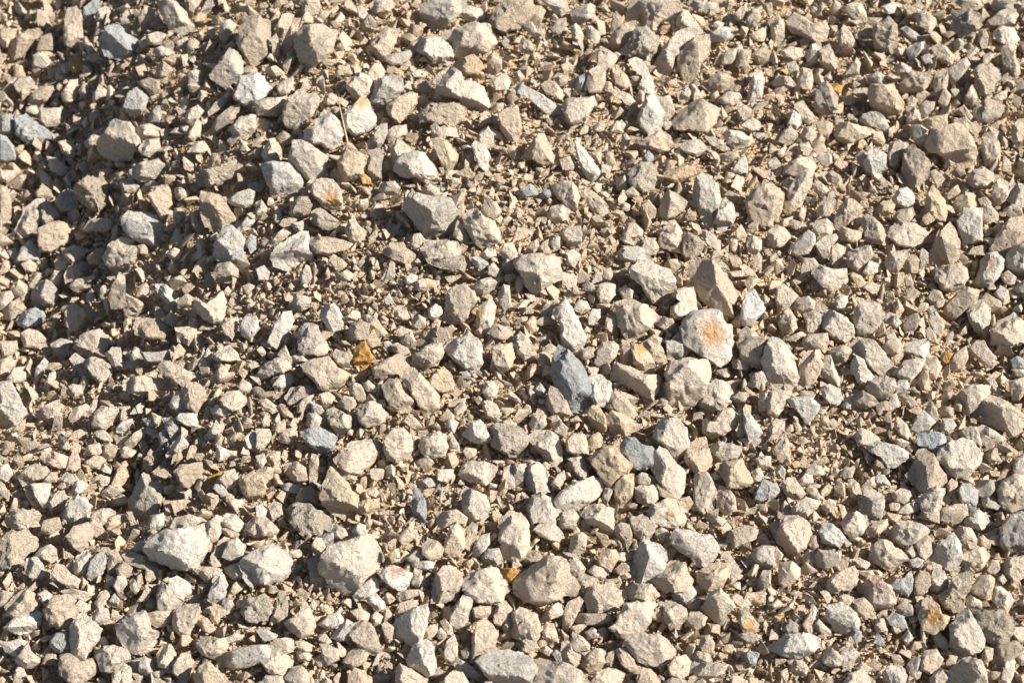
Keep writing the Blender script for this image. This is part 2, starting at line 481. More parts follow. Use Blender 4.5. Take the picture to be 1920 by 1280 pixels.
c 0,92 8,90 10,95 4,104 0,104
c 2,106 8,99 14,96 19,103 14,108 8,112 1,110
b 13,112 18,106 26,103 32,106 34,112 30,117 20,118 14,115 *rounded blue-grey pebble
c 49,106 52,101 58,102 64,105 67,112 66,120 60,119 54,120 50,116
t 82,96 84,88 90,78 94,80 92,92 102,96 110,102 109,108 100,111 94,110 92,103 84,104
w 117,86 124,85 132,92 134,95 130,103 124,98 119,93
t 133,97 140,92 146,96 142,101 134,102
c 146,104 148,95 154,100 160,96 166,91 169,96 168,106 168,112 160,114 152,110
t 159,78 164,70 172,69 178,74 178,80 172,84 162,83
d 101,118 104,111 112,112 120,112 126,118 132,121 132,128 120,127 110,126 103,122
p 57,128 64,122 74,119 80,122 82,130 74,134 62,133
t 123,112 128,105 133,112 130,117 126,116
c 132,118 140,117 151,120 150,126 144,132 134,128
c 165,114 172,111 178,110 178,118 174,127 168,122
w 180,116 184,110 192,109 194,118 190,125 182,124
c 125,61 131,58 136,60 136,67 128,67
g 12,68 16,58 22,52 26,56 30,62 28,67 20,68
c 16,70 22,67 27,70 27,75 20,76
c 16,122 22,119 28,120 34,126 30,134 18,132
c 178,44 184,36 188,32 191,38 186,44 180,46
b 184,54 188,48 192,50 192,58 188,62
t 90,8 100,8 105,12 100,17 92,16
c 27,16 32,10 38,15 40,20 34,22 28,20
c 30,3 32,0 38,5 40,10 36,12 31,9
c 0,0 12,0 12,5 6,9 0,7
@480 320
g 4,-4 14,-6 24,-4 32,3 35,9 33,16 28,20 22,20 14,16 9,10
co 42,14 46,8 52,6 58,8 63,14 64,20 64,32 56,30 50,26 44,19 *rust-pitted tan stone
o 78,4 82,3 86,6 86,10 80,10
c 92,13 95,9 104,8 108,13 105,18 98,19 93,16
c 124,13 130,10 137,13 138,18 130,19 125,17
w 112,28 116,19 118,14 122,19 132,20 140,20 147,23 150,28 151,41 147,48 140,50 130,52 124,46 119,38 114,33 *big dusty white boulder
c 156,36 160,31 166,30 172,36 178,38 182,46 183,53 174,57 167,57 162,50 158,43
t 148,49 151,38 156,37 158,46 162,54 154,54
c 125,58 130,53 142,52 150,54 153,58 152,64 146,66 138,66 130,66 126,62
k 128,66 140,67 150,64 155,64 157,70 156,76 148,76 138,73 131,70
t 96,60 102,55 110,54 114,59 119,63 119,72 112,70 104,67 97,63
c 115,56 118,48 123,47 127,52 125,57 119,59
w 13,62 17,56 24,52 32,47 38,47 40,54 43,62 42,66 34,67 32,72 24,74 14,71 12,66 *white wedge-topped stone
t 39,53 44,50 54,50 64,52 72,55 72,58 64,60 54,63 46,62 41,58
c 67,44 70,38 74,36 78,42 83,46 80,52 76,57 70,52
t 43,34 48,28 54,32 62,38 64,40 58,45 50,44 44,40
k 25,31 28,24 32,20 40,20 42,26 40,32 34,37 28,36
c 0,24 4,22 8,28 6,34 0,35
c 9,56 14,48 20,44 26,47 20,52 13,57
c 26,40 34,38 41,42 38,46 30,46
t 55,68 58,63 64,66 68,70 66,74 60,74
c 94,86 98,76 101,68 104,70 104,80 100,82
w 112,80 116,77 121,79 120,83 115,87 112,84
co 117,85 124,81 132,82 137,83 134,88 126,91 120,89 *orange-spotted cream chip
c 141,108 143,98 145,90 150,87 158,87 164,92 165,97 160,104 158,110 154,115 146,113 141,110 *thick pale knuckle-shaped stone
g 162,87 168,82 176,80 180,84 178,89 170,93 163,92
c 182,92 186,86 190,87 191,98 192,102 186,104 182,98
wo 166,106 170,100 176,97 180,102 178,112 174,120 169,123 165,116 *yellow-edged white stone
w 168,63 174,58 180,60 180,64 172,67
w 160,65 168,65 174,69 175,74 170,76 163,70
c 174,72 178,69 184,76 180,80 174,78
c 183,62 186,55 192,54 196,62 196,70 188,68
c 169,30 172,20 180,24 184,31 178,36 172,35
g 0,74 6,71 10,76 9,82 2,82
g 33,78 37,71 40,72 42,80 38,86 34,85
c 26,99 30,93 36,94 41,95 41,102 34,105 27,104
w 46,107 52,102 58,100 62,104 65,110 65,118 62,123 56,120 50,112
w 9,128 14,115 20,107 26,106 28,112 26,118 22,126 16,133
g 32,122 36,115 41,114 46,118 51,127 50,136 40,140 32,134
c 67,110 72,105 78,106 78,112 70,114
t 69,120 72,115 80,113 85,115 84,126 78,127 70,127
c 103,104 108,101 113,105 115,110 110,112 104,108
c 96,96 100,92 103,98 102,102 97,101
w 129,104 134,100 139,102 140,107 134,112 130,110
c 117,112 122,108 127,111 127,116 122,119 117,116
k 127,125 130,120 137,117 143,120 146,126 140,132 130,132
c 110,124 116,121 120,128 116,134 108,130
t 175,120 180,115 192,118 192,126 184,127 178,125
c 155,124 158,118 163,124 160,130
c 83,108 90,110 94,116 88,120 84,116
t 62,78 68,74 73,78 72,82 64,83
@960 320
b 2,17 8,13 14,10 19,14 19,18 10,20
b 20,20 25,13 31,12 32,17 28,20 22,21
c 30,12 36,9 44,8 49,14 50,20 48,30 42,29 36,22 32,17
c 53,18 56,13 62,17 68,22 72,27 70,33 66,34 60,30 56,24
c 27,33 30,27 38,26 43,30 42,36 34,39 28,37
w 35,47 42,42 51,42 52,48 51,57 48,58 42,54 37,50 *heart-shaped cream stone
k 90,0 96,-6 108,-4 108,6 106,14 98,16 92,12 88,8
y 114,4 117,0 130,-4 137,-2 138,4 134,8 126,9 118,7 *butter-yellow flat stone
c 82,17 90,12 96,18 90,20 84,20
t 97,26 102,22 108,29 107,35 102,37 97,32
t 110,33 112,22 117,14 124,18 131,24 128,29 122,34 116,36
c 136,18 138,6 142,3 148,6 154,11 156,20 154,28 153,36 150,42 144,40 140,30 137,24 *tall cream pillar-shaped stone
w 152,38 155,27 160,21 166,26 167,36 162,44 156,46
t 176,22 182,14 192,11 200,14 204,22 196,30 195,42 186,40 178,32
c 141,45 148,46 153,50 155,59 150,59 145,53
c 110,53 113,46 118,39 122,38 127,46 129,56 128,62 120,60 112,57 *cone-shaped streaked stone
k 128,62 128,50 132,46 138,50 144,54 142,62 136,66 130,65
c 83,48 86,40 92,39 98,45 97,50 88,50
c 81,51 86,48 91,53 91,56 85,55
g 79,62 84,57 94,57 102,60 103,66 98,68 88,69 81,66
c 97,57 101,50 108,51 111,58 108,62 103,63
c 3,70 8,64 18,63 30,64 35,66 36,76 37,81 28,83 22,88 17,93 12,84 7,76 *broad triangular cream stone
t 10,60 14,54 20,51 20,58 15,64
t 20,58 24,53 28,58 29,62 22,63
c 28,54 31,48 36,50 36,58 32,60
c 40,62 46,59 50,62 50,68 48,73 42,70
c 90,80 91,72 96,69 103,68 110,72 118,75 122,82 121,92 117,98 116,103 112,104 106,98 101,93 98,86
t 133,76 136,70 142,68 148,67 156,74 162,82 168,90 170,95 164,100 166,108 160,111 152,106 146,100 140,92 136,84 *large leaning tan slab
c 121,94 122,90 130,88 136,88 138,98 139,105 132,110 124,111 119,108 120,102 126,98
c 64,92 65,86 71,84 77,86 77,93 72,99 66,98
c 80,89 85,86 91,90 90,96 84,97
c 79,101 83,98 92,98 101,102 108,109 104,114 100,120 92,125 87,127 82,120 79,112
t 66,82 70,74 74,73 76,80 72,84 67,84
w 31,108 36,101 40,97 45,104 50,112 54,122 54,128 50,134 40,132 36,128 38,120 36,114
c 46,104 50,97 56,98 59,104 52,107
w 57,110 60,104 66,104 66,110 62,115 58,115
c 70,114 72,108 78,109 78,116 75,122 70,118
t 105,113 110,109 120,111 125,120 120,123 112,118
wo 127,118 130,112 138,106 144,105 155,106 158,112 164,117 165,128 164,138 156,146 146,141 136,134 130,130 *white stone with an orange rust patch
w 171,112 173,100 177,91 182,90 186,97 190,104 184,110 180,116 174,115
c 168,44 172,41 176,48 174,54 168,50
c 176,54 180,49 187,52 187,59 182,64 177,60
t 150,67 155,66 162,72 160,76 155,74
t 171,121 176,118 183,122 188,130 190,140 184,148 174,140 170,132
c 118,128 124,122 130,121 132,128 126,134 118,132
c 22,105 26,97 30,99 31,107 26,112
k 128,34 132,29 138,32 138,37 132,39
c 161,76 170,75 178,75 176,79 164,80
c 98,128 106,123 112,126 110,132 98,134
c 0,126 6,121 12,124 16,132 0,134
g 53,86 57,83 62,86 61,91 55,90
@1440 320
c 15,18 18,10 24,2 30,0 33,3 32,12 27,20 26,28 20,32 17,26
c 0,14 6,13 12,17 11,25 9,32 6,40 0,42
c 34,12 37,7 42,11 46,15 40,18 35,16
t 43,4 48,0 54,4 57,12 56,15 50,10 45,8
c 82,8 86,5 92,10 97,15 92,16 86,12
w 94,20 98,14 104,13 108,17 111,22 108,26 102,28 96,27
y 114,34 118,26 120,18 124,11 128,17 132,22 134,30 132,37 124,36 118,35 *peaked honey-tan stone
t 132,20 138,13 142,11 144,16 139,22 134,23
t 138,30 142,20 148,16 154,18 156,26 150,30 144,31
c 150,8 154,0 162,-2 168,2 170,8 166,13 158,14 152,11
c 166,22 170,10 174,6 180,9 182,14 178,22 172,27 167,25
c 178,20 184,11 192,10 200,16 200,30 192,28 184,26
t 177,29 184,25 190,28 191,34 184,36 178,33
w 142,38 147,29 154,28 160,29 160,40 160,52 152,54 147,53 144,46
c 160,26 166,25 172,32 172,37 164,40 160,38
c 37,34 39,24 44,20 50,22 50,28 46,34 40,35
t 50,36 52,30 58,22 64,22 70,28 69,32 62,38 54,44 51,42
y 81,29 86,23 92,22 95,26 93,32 87,34
t 94,34 98,30 108,28 110,33 106,38 97,39
t 69,38 74,33 80,36 86,42 88,48 85,54 78,54 74,52 72,44
c 91,49 94,42 100,39 110,40 116,44 120,47 116,53 108,57 98,56
t 120,65 126,52 130,45 136,40 140,45 143,55 143,64 138,69 130,72 122,69 *humped two-tone tan stone
t 164,64 170,52 176,44 182,36 190,36 198,37 198,46 188,55 182,64 176,67 168,66
c 34,42 36,38 44,36 48,40 50,46 44,50 38,52 35,47
t 52,48 56,42 62,44 70,46 70,50 64,54 56,52
c 0,46 6,41 12,43 17,49 15,54 8,57 0,57
w 18,58 24,50 30,45 35,49 35,55 30,62 22,64 17,61
c 35,55 42,49 50,48 52,51 47,58 46,64 42,66 38,60
c 47,68 48,57 52,55 58,58 56,66 52,73 48,70
c 59,68 61,61 70,57 76,57 78,64 74,70 70,77 64,74 60,72
c 88,68 92,61 104,60 104,65 100,72 96,77 89,76
d 101,70 104,64 110,63 113,68 112,75 104,77
w 71,76 76,68 82,70 82,76 76,79
c 126,74 132,71 142,70 148,74 149,80 146,88 138,92 130,88 126,82
wp 157,80 160,68 164,63 171,62 176,67 176,74 172,80 166,86 160,87 156,84 *pink-topped white stone
t 178,68 184,58 192,54 198,54 198,78 188,80 180,74
c 34,76 40,72 48,74 58,74 59,82 55,89 46,90 40,86 36,80
c 24,74 27,66 34,66 38,71 32,77 26,81
c 7,88 12,85 18,90 22,94 16,102 8,106 6,98
c 16,102 22,96 30,94 35,98 34,104 26,107
w 49,100 52,94 60,94 58,102 52,106
g 66,104 70,98 78,98 84,102 87,110 82,117 76,122 68,123 65,114 *matte grey rough stone
w 41,112 44,105 50,106 58,110 63,116 64,125 58,128 48,124 42,118
c 27,108 34,103 40,104 39,114 35,126 30,120 *cream tooth-shaped stone
c 8,114 12,106 16,103 20,110 22,118 16,122 10,120
t 130,107 135,99 142,92 150,88 157,91 156,97 148,104 140,112 133,114
t 119,104 124,102 128,108 132,116 130,121 126,122 121,114
c 150,106 154,100 160,98 166,104 166,112 165,120 162,126 156,120 152,113
g 170,92 174,86 180,90 181,96 176,99
t 156,96 164,92 174,98 176,106 168,106 160,100
d 101,116 106,109 112,107 114,112 110,120 104,120
w 91,114 96,108 100,114 96,118
t 120,95 124,89 130,91 132,97 128,103 122,100
c 168,118 176,112 184,108 192,114 198,122 198,128 180,132 168,130
c 113,62 116,58 120,62 120,70 115,70
c 184,88 192,82 194,92 186,91
c 174,78 180,75 186,80 184,86 178,85
c 103,80 107,78 109,85 106,90 103,87
c 26,128 30,123 44,122 45,130 36,134 28,134
c 88,120 92,117 98,128 94,134 88,128
c 118,120 121,117 126,124 126,130 120,128
@0 640
w 0,32 8,31 12,38 15,45 20,54 18,61 10,66 4,68 0,66 *large smooth white-grey boulder
t 6,66 14,62 19,58 18,66 13,70
c 0,0 12,0 13,6 8,11 2,12
c 0,14 8,11 12,16 10,23 3,26 0,24
c 5,28 10,20 19,19 19,29 14,31 6,31
t 17,0 24,-2 35,-1 34,4 26,6 19,3
p 57,4 61,-4 72,-8 80,-4 81,4 76,10 70,12 62,9
t 53,14 57,9 64,14 70,22 74,33 70,32 64,28 57,20
c 62,15 72,12 78,15 84,21 80,28 75,33 70,26 66,20
g 38,2 46,-2 54,0 52,7 47,14 41,9
c 79,9 84,5 90,5 92,14 90,23 84,18
w 98,9 101,4 106,6 106,12 101,14 98,13
g 106,8 116,8 124,7 130,5 132,9 126,13 118,16 110,15
t 91,16 98,14 108,16 113,19 106,21 95,20
c 94,32 98,27 108,26 118,28 126,32 126,37 119,40 106,41 98,38 94,36 *long blocky cream stone
c 119,19 124,15 132,17 140,22 150,25 150,29 144,31 138,34 130,29 121,24
t 137,36 141,31 147,31 153,35 154,41 150,49 147,53 141,50 138,43 *sandy-brown round stone
w 127,47 131,39 137,37 139,44 143,52 134,52 129,50
w 161,10 166,5 172,3 178,9 180,14 172,15 162,14
c 153,9 156,5 159,10 158,17 154,16
c 161,25 166,17 170,20 172,26 165,30
g 178,34 182,28 188,32 189,37 182,38
c 165,44 171,38 178,37 184,42 186,46 180,50 174,52 167,48
w 159,51 163,47 170,50 172,54 166,56 160,54
c 157,46 162,37 166,34 166,38 160,46
c 25,54 34,48 44,44 45,50 44,58 38,60 29,58
g 25,32 27,20 33,13 36,16 33,24 28,34
t 33,20 38,16 46,16 47,19 40,22
w 33,34 37,24 42,22 42,27 36,36
c 50,37 54,32 61,33 62,39 56,42 51,40
c 52,56 56,50 64,47 68,50 62,58 58,60 53,60
t 64,54 70,44 73,44 72,50 67,57
c 69,62 72,53 76,49 88,51 89,55 84,62 80,66 70,64
c 90,60 91,52 93,50 96,56 94,60
g 87,65 92,59 99,58 100,62 92,68 88,68
g 107,58 112,57 119,60 118,64 110,63
t 94,76 100,69 107,65 111,66 108,72 102,78 97,80
w 122,58 129,57 136,65 137,70 129,74 125,66
b 118,70 123,66 127,72 127,77 121,80
w 125,85 130,76 136,70 141,77 139,82 134,86 126,87 *sharp cream shard
w 132,58 135,54 146,54 148,60 148,65 140,63
w 155,70 159,64 162,59 166,65 164,72 158,73
c 180,62 182,56 188,58 190,64 184,65
w 183,72 188,68 192,68 192,82 186,80
c 71,68 77,66 82,70 84,74 78,75 72,71
t 63,84 66,78 74,76 78,82 72,86 66,86
t 77,86 78,78 82,76 88,79 86,86 80,88
c 46,80 50,75 54,80 50,82
p 31,87 34,82 42,83 52,87 50,94 44,95 35,92
p 50,96 52,88 56,80 60,88 60,94 56,97
w 0,93 6,92 9,97 10,101 4,105 0,103
t 14,101 20,94 26,92 34,94 37,98 32,103 24,105 18,108
t 33,104 38,98 43,98 43,105 36,106
w 23,107 30,106 38,107 37,114 36,124 32,124 26,116
t 19,110 23,108 27,118 32,125 30,128 24,122 20,116
c 37,120 42,113 48,112 50,118 47,126 39,126
w 52,114 56,106 62,104 66,108 62,113 54,117
w 49,128 52,120 58,115 64,118 68,124 65,134 55,138 49,134
g 44,104 50,98 54,100 57,104 51,108 46,108
t 64,90 70,86 78,86 80,88 74,94 66,96
c 73,95 78,91 83,96 84,100 78,98
yo 84,106 88,96 94,90 98,97 97,106 90,109 85,108
c 73,105 78,101 84,102 83,107 75,109
c 76,113 82,108 90,109 93,112 86,116 78,117
t 97,128 98,118 103,108 108,99 112,101 114,106 120,110 121,117 120,124 118,132 108,134 100,132 *flat tan kite-shaped slab
d 107,96 108,88 113,81 116,84 123,91 122,95 114,97
y 114,98 120,93 128,97 131,102 124,104 116,101
d 131,98 136,93 144,92 151,91 153,98 148,104 144,112 138,108 134,103 *dark-hollowed grey stone
p 164,103 168,98 176,96 179,104 178,110 172,112 167,107
w 160,110 163,104 168,108 172,116 166,116
o 153,106 156,102 167,97 163,104 155,107 *orange sliver
y 180,106 184,100 190,98 196,102 200,110 196,116 190,119 184,116 *mustard-yellow stone
c 171,120 176,118 182,119 182,126 177,128
w 162,86 163,78 168,80 174,83 170,88 164,90
c 143,84 152,84 158,88 156,91 148,89
c 90,82 94,78 99,82 98,87 92,87
@480 640
c 32,4 36,-2 46,-2 52,0 55,6 52,10 46,11 38,9
c 0,26 6,18 14,13 22,14 26,19 24,24 16,24 8,27 2,29
w 13,33 18,26 25,24 28,29 24,36 17,41
c 35,18 42,15 50,13 55,13 60,20 66,22 69,25 66,30 63,38 54,37 48,36 44,29 38,23 *large hollowed cream stone
t 58,10 60,6 66,8 72,6 74,14 73,21 66,20 60,15
o 73,11 76,3 82,0 85,7 89,13 87,17 80,20 74,18 *vivid orange crystal stone
c 102,3 106,1 114,5 115,9 108,11 103,7
t 88,20 96,15 104,11 112,12 116,17 114,24 104,26 98,30 90,27
c 114,18 120,9 128,3 138,2 140,9 136,17 126,21 117,20
w 141,6 146,0 158,-4 166,-1 169,4 169,14 166,22 162,24 154,18 146,12 *bright white flat stone
t 177,5 181,3 192,2 194,12 190,20 183,24 178,14
t 110,28 112,23 119,21 124,26 130,32 136,39 137,46 134,57 127,56 122,48 116,38 *long rod-like tan stone
t 95,34 100,29 107,29 112,36 118,45 116,52 108,53 101,49 97,41 *grooved barrel-shaped stone
y 129,30 134,24 140,20 144,22 148,32 148,39 140,38 132,34
t 22,42 27,35 38,33 48,36 46,40 36,44 26,47 *yellow-tan flat stone
c 69,36 74,31 79,33 82,40 82,45 77,45 72,40
w 80,32 84,29 91,35 89,38 83,37
c 47,40 54,38 59,42 57,50 54,52 49,47
t 61,48 66,41 73,42 75,47 72,54 67,51
c 54,52 58,50 66,54 71,56 71,63 67,68 62,70 58,66 54,58
c 77,54 80,48 86,45 93,48 97,54 96,60 90,63 83,64 78,60 *egg-shaped cream stone
b 34,68 40,66 46,64 54,68 60,72 58,80 52,85 44,81 38,75 *flat blue-grey triangular stone
w 38,62 39,54 45,54 50,58 48,65 42,67
w 41,46 46,44 51,52 48,55 42,53
c 31,48 36,42 43,40 42,48 36,53 31,53
c 2,44 8,43 15,48 16,52 12,54 6,50
c 16,10 22,3 25,10 31,18 26,18 18,13
c 25,12 32,9 41,13 36,15 28,16
c 4,60 8,53 10,58 10,63 5,64
t 12,66 17,60 22,60 22,66 16,70
c 16,72 22,66 28,65 30,70 26,77 18,75
c 24,62 28,58 31,64 29,68
c 0,66 10,66 12,72 6,80 0,84
c 59,88 64,82 72,76 82,74 91,75 95,80 92,86 86,92 78,98 70,98 62,94 *pink-stained rounded boulder
k 58,92 62,94 70,98 76,100 74,104 66,104 60,100
y 49,114 52,104 56,95 62,100 68,106 71,112 76,115 76,126 72,134 60,130 50,122 *large honey-cream slab
c 97,72 102,66 110,66 116,71 118,79 116,87 106,91 99,88 96,80
t 109,60 115,54 120,58 126,66 122,68 114,64
c 122,78 126,72 136,68 142,70 143,80 140,86 130,87 124,82
w 155,70 160,62 168,59 174,66 178,73 172,77 162,75
k 174,66 182,62 192,63 200,66 204,74 200,86 190,86 178,78
c 169,46 174,44 180,47 184,55 180,60 173,57
c 170,38 172,30 178,30 182,35 180,42 174,44
w 152,100 156,93 162,90 174,91 181,94 178,101 172,107 160,104
c 155,116 158,110 164,112 172,116 175,124 172,134 160,134 155,126
y 76,123 82,119 92,118 92,126 84,130 76,128 *honey-brown flat chip
s 117,120 119,110 123,112 127,120 128,128 126,136 119,132 117,126 *upright slate-grey splinter
g 122,106 128,102 134,103 134,108 128,110
c 136,96 148,96 148,100 143,106 136,104
t 40,108 40,92 42,85 46,86 48,94 46,103 43,110
t 22,98 24,92 30,90 37,95 39,104 32,107 26,103
t 9,86 13,82 18,83 18,92 14,95 10,91
y 0,97 6,94 13,95 12,102 7,107 1,103
c 0,86 6,84 8,90 4,95 0,94
t 30,118 34,110 40,109 46,114 45,122 36,124 31,122
g 18,108 24,106 34,108 31,114 22,112
c 84,112 89,109 92,113 90,117 84,115
c 184,104 186,95 192,92 194,100 194,110 186,110
c 9,124 14,120 19,122 20,130 12,134
w 0,124 4,122 8,127 6,136 0,136
g 25,124 30,121 40,126 38,132 28,134
c 185,60 190,57 194,62 188,66
b 154,24 158,22 161,25 160,28 155,28
w 145,76 148,71 152,77 151,80 146,79
@960 640
s 31,16 33,9 36,5 42,8 49,14 53,19 56,27 58,32 63,38 60,44 55,51 50,50 46,53 43,49 38,40 33,33 30,25 *big slate-grey jagged stone
d 26,50 27,40 29,34 34,36 40,44 45,55 40,57 30,54
c 0,4 4,0 13,0 14,8 15,14 10,15 4,9
t 51,8 57,4 63,6 62,11 55,14 52,12
c 62,16 64,6 68,1 76,0 80,4 78,11 72,17 66,19
d 81,12 82,0 88,0 89,10 89,17 86,19 82,17
to 90,6 92,2 98,4 104,10 107,17 106,23 100,25 95,24 92,16 *orange-capped upright stone
t 97,3 102,-1 110,0 114,8 116,15 113,17 107,14 101,7
c 75,28 76,20 80,17 90,20 98,25 108,25 111,28 108,38 105,43 97,40 88,34 80,31 *wide wedge-shaped cream stone
c 116,0 132,-2 133,8 128,12 122,13 117,13
c 116,24 120,15 128,13 136,14 144,16 147,24 146,32 143,40 137,46 130,50 122,46 114,44 110,38 110,33 116,30 *biggest cracked cream boulder
w 145,36 152,29 158,31 164,36 166,42 160,49 151,53 144,54 141,47
c 144,58 151,60 158,51 164,51 169,56 168,64 160,69 150,72 144,68
w 57,28 61,25 68,26 74,33 75,40 70,48 64,48 58,40
t 74,43 78,37 84,40 90,48 94,54 90,58 82,54 76,49
t 70,60 75,52 84,55 92,60 96,64 88,69 80,71 74,67
y 56,52 60,48 66,50 70,57 71,67 66,68 60,63 *ridged brown stone
c 107,72 110,60 116,58 124,59 130,66 133,76 132,83 126,86 123,90 116,80
s 82,78 86,72 92,73 98,78 104,79 108,84 106,92 100,96 91,96 87,90 82,84 *white-veined blue-grey stone
y 59,88 64,83 72,79 77,80 82,86 89,92 86,98 80,104 74,108 70,106 66,100 62,95 *square yellow-cream slab
c 105,92 107,84 111,80 116,82 122,90 128,96 130,104 128,112 124,118 116,112 110,104 106,98 *long cream slab
y 110,108 116,112 124,118 132,116 136,122 130,127 120,120 112,116
t 130,88 132,80 138,74 145,72 147,80 150,90 148,96 141,100 134,95
g 150,78 156,75 164,77 172,79 170,86 162,88 154,90 150,86
y 153,96 160,91 172,89 176,96 181,106 172,110 162,109 158,102 *gold-edged tan slab
g 137,106 138,100 146,99 151,106 153,114 151,124 146,129 138,126 137,116 *upright smooth grey-cream stone
c 153,116 156,109 162,110 167,117 168,126 160,130 154,124
g 174,64 174,52 178,54 184,62 189,70 184,78 178,79 177,72
y 168,70 172,58 174,52 176,64 175,73
c 12,72 18,67 28,67 34,72 37,80 37,88 32,93 26,88 18,80
c 41,74 46,69 54,70 57,78 57,85 50,87 42,82
c 44,88 52,87 56,93 58,102 52,104 47,98
g 10,102 14,93 20,91 24,96 26,104 28,112 20,114 13,111
g 0,92 10,92 12,98 8,108 0,110
c 29,107 34,100 39,97 40,103 35,111
g 33,119 38,112 48,106 60,102 68,105 69,112 62,118 52,124 42,126 35,124 *striped blue-white boulder
c 66,122 70,110 76,107 75,114 70,124
y 77,116 78,107 84,101 91,100 91,110 89,122 86,126 80,126
c 92,102 98,98 108,102 109,107 102,108 94,106
c 92,110 96,108 109,108 109,118 104,124 94,120
c 102,128 108,122 116,118 122,120 127,128 126,136 112,138 103,134
g 12,126 16,117 22,114 30,118 37,128 32,136 16,136
c 13,62 16,54 24,55 26,62 20,67 15,66
c 31,62 36,59 42,65 38,72 32,68
c 180,98 186,94 189,102 186,108 181,104
s 182,118 184,110 188,103 194,106 196,114 188,120 *small slate stone
g 150,100 154,96 158,100 156,104 150,104
c 183,88 186,86 194,86 194,94 186,96
t 171,4 178,-2 190,-4 192,2 190,14 186,20 178,18 172,12
c 177,31 182,24 188,22 191,30 186,34 178,34
c 185,48 186,38 192,36 196,44 194,50 188,52
t 165,42 170,38 178,38 176,45 168,46
c 70,48.5 75,46 80,52 74,52
w 17,36 21,31 25,36 23,40 19,40
t 165,14 172,12 178,18 176,22 166,20
@1440 640
w 0,2 4,-2 10,0 16,8 20,18 22,26 22,35 16,37 8,36 2,34 -2,26 -4,14 *tall smooth white boulder
p 23,24 25,14 30,8 38,7 42,14 40,20 36,28 32,34 24,32
t 27,2 32,-2 42,-2 44,4 43,9 34,6
c 39,22 43,12 47,11 50,20 54,28 53,35 46,31 41,26
t 46,8 50,4 58,3 63,7 61,13 55,17 48,14
g 40,36 46,32 54,36 56,42 53,47 46,46 42,42
w 62,18 66,11 72,14 74,20 79,26 78,30 74,34 68,31 64,24
c 63,4 68,-2 80,0 86,7 90,13 93,18 91,22 86,25 80,22 74,15 66,9
t 86,4 90,-2 98,-2 101,4 97,9 90,9
w 100,8 104,1 112,-1 120,0 120,8 117,13 108,10
c 74,34 80,28 87,25 94,29 96,34 92,40 86,44 78,40
g 95,34 98,29 104,29 106,34 102,39 97,38
t 61,46 64,40 71,37 78,41 84,47 76,49 66,51
c 97,24 102,15 110,13 117,14 114,22 107,30 100,29
c 114,24 118,14 126,12 130,19 126,28 117,28
o 131,13 134,8 139,9 137,14 134,17 *mustard-yellow chip
p 150,8 156,0 162,0 166,7 171,12 168,18 163,19 156,12 *pink-white rough stone
t 135,18 140,9 148,4 150,12 146,20 139,22
b 182,14 187,11 192,14 192,20 184,21
c 183,21 192,21 194,26 186,27
c 142,40 150,34 156,33 166,34 165,40 158,48 152,54 148,56 144,49 *pale triangular slab
c 157,52 160,46 166,41 174,43 182,48 190,54 191,60 188,67 182,71 174,66 164,61 158,57 *big angular grey-cream block
g 143,70 147,65 156,64 159,72 160,78 150,75 *flat grey tilted stone
c 157,66 161,63 170,67 178,73 170,77 166,80 160,76
t 181,30 192,27 194,36 188,44 183,44
c 165,30 169,27 175,38 172,41 167,36
w 15,44 20,42 32,42 38,48 36,54 29,61 24,54 18,48
c 0,38 8,37 17,38 14,46 10,52 6,58 0,54
c 0,64 6,58 12,60 12,66 6,73 0,74
c 4,80 8,74 13,69 16,78 17,85 12,91 7,88
w 107,66 112,56 117,52 120,55 125,60 120,66 112,69
b 111,75 114,70 124,68 132,70 133,76 127,84 120,80 113,78 *grey-white domed stone
w 129,66 131,58 138,58 141,63 136,69
c 118,52 122,44 126,50 129,62 127,67 122,58
t 127,52 131,48 139,50 139,56 130,56
c 95,62 98,57 104,62 107,70 106,75 100,71 96,66
c 93,73 100,73 107,76 106,81 98,78
c 65,70 70,65 76,67 84,73 78,77 68,78
w 75,78 80,73 86,76 96,78 104,83 104,87 96,93 90,94 84,86 77,83
d 79,95 82,87 86,88 90,94 82,97
w 90,48 92,41 96,39 98,45 98,49 91,51
c 98,40 104,39 112,46 108,50 100,44
d 103,100 108,94 113,82 118,81 124,86 128,94 134,103 130,107 122,110 116,112 108,106 *shaded pyramid-shaped stone
c 127,88 131,80 138,76 146,74 154,76 159,84 157,92 152,97 145,101 136,100 130,95 *cream stone carrying a knob
t 139,78 144,76 149,80 148,85 142,86
b 143,112 146,107 152,107 157,112 157,120 154,128 148,124 144,118 *smooth blue-grey lozenge
g 155,108 160,104 169,104 170,112 164,118 158,116
w 184,96 186,88 192,84 196,86 196,100 188,100
c 174,120 174,111 178,104 184,101 196,101 198,112 196,121 186,126 178,126
c 160,118 168,116 176,121 172,126 162,124
g 70,118 74,112 80,111 86,116 87,124 84,132 76,134 70,126 *rough grey wedge stone
t 60,108 64,103 68,107 70,114 68,119 62,116
co 11,108 14,103 20,102 24,108 28,114 24,118 18,119 13,114
w 23,104 28,99 33,101 34,106 28,108 23,107
b 0,106 6,106 10,111 6,116 0,120
c 114,118 120,112 126,110 132,111 130,120 128,132 120,134 115,126
c 93,114 100,110 106,112 108,118 102,122 96,120
w 80,106 82,100 87,100 92,107 86,110
c 69,110 74,104 80,101 82,106 76,111 71,113
c 18,126 22,120 28,117 39,120 36,125 28,132 20,134
c 40,124 46,118 51,120 50,126 44,129
c 106,122 112,117 115,122 112,127 108,126
t 29,110 36,110 42,117 40,120 32,116
c 28,98 34,91 40,94 43,99 36,101 30,101
c 55,98 59,94 65,95 63,102 57,103
c 5,96 9,92 13,96 12,103 7,102
c 128,126 140,122 148,122 149,130 138,134 128,132
t 134,108 138,103 142,106 141,115 136,116
@0 960
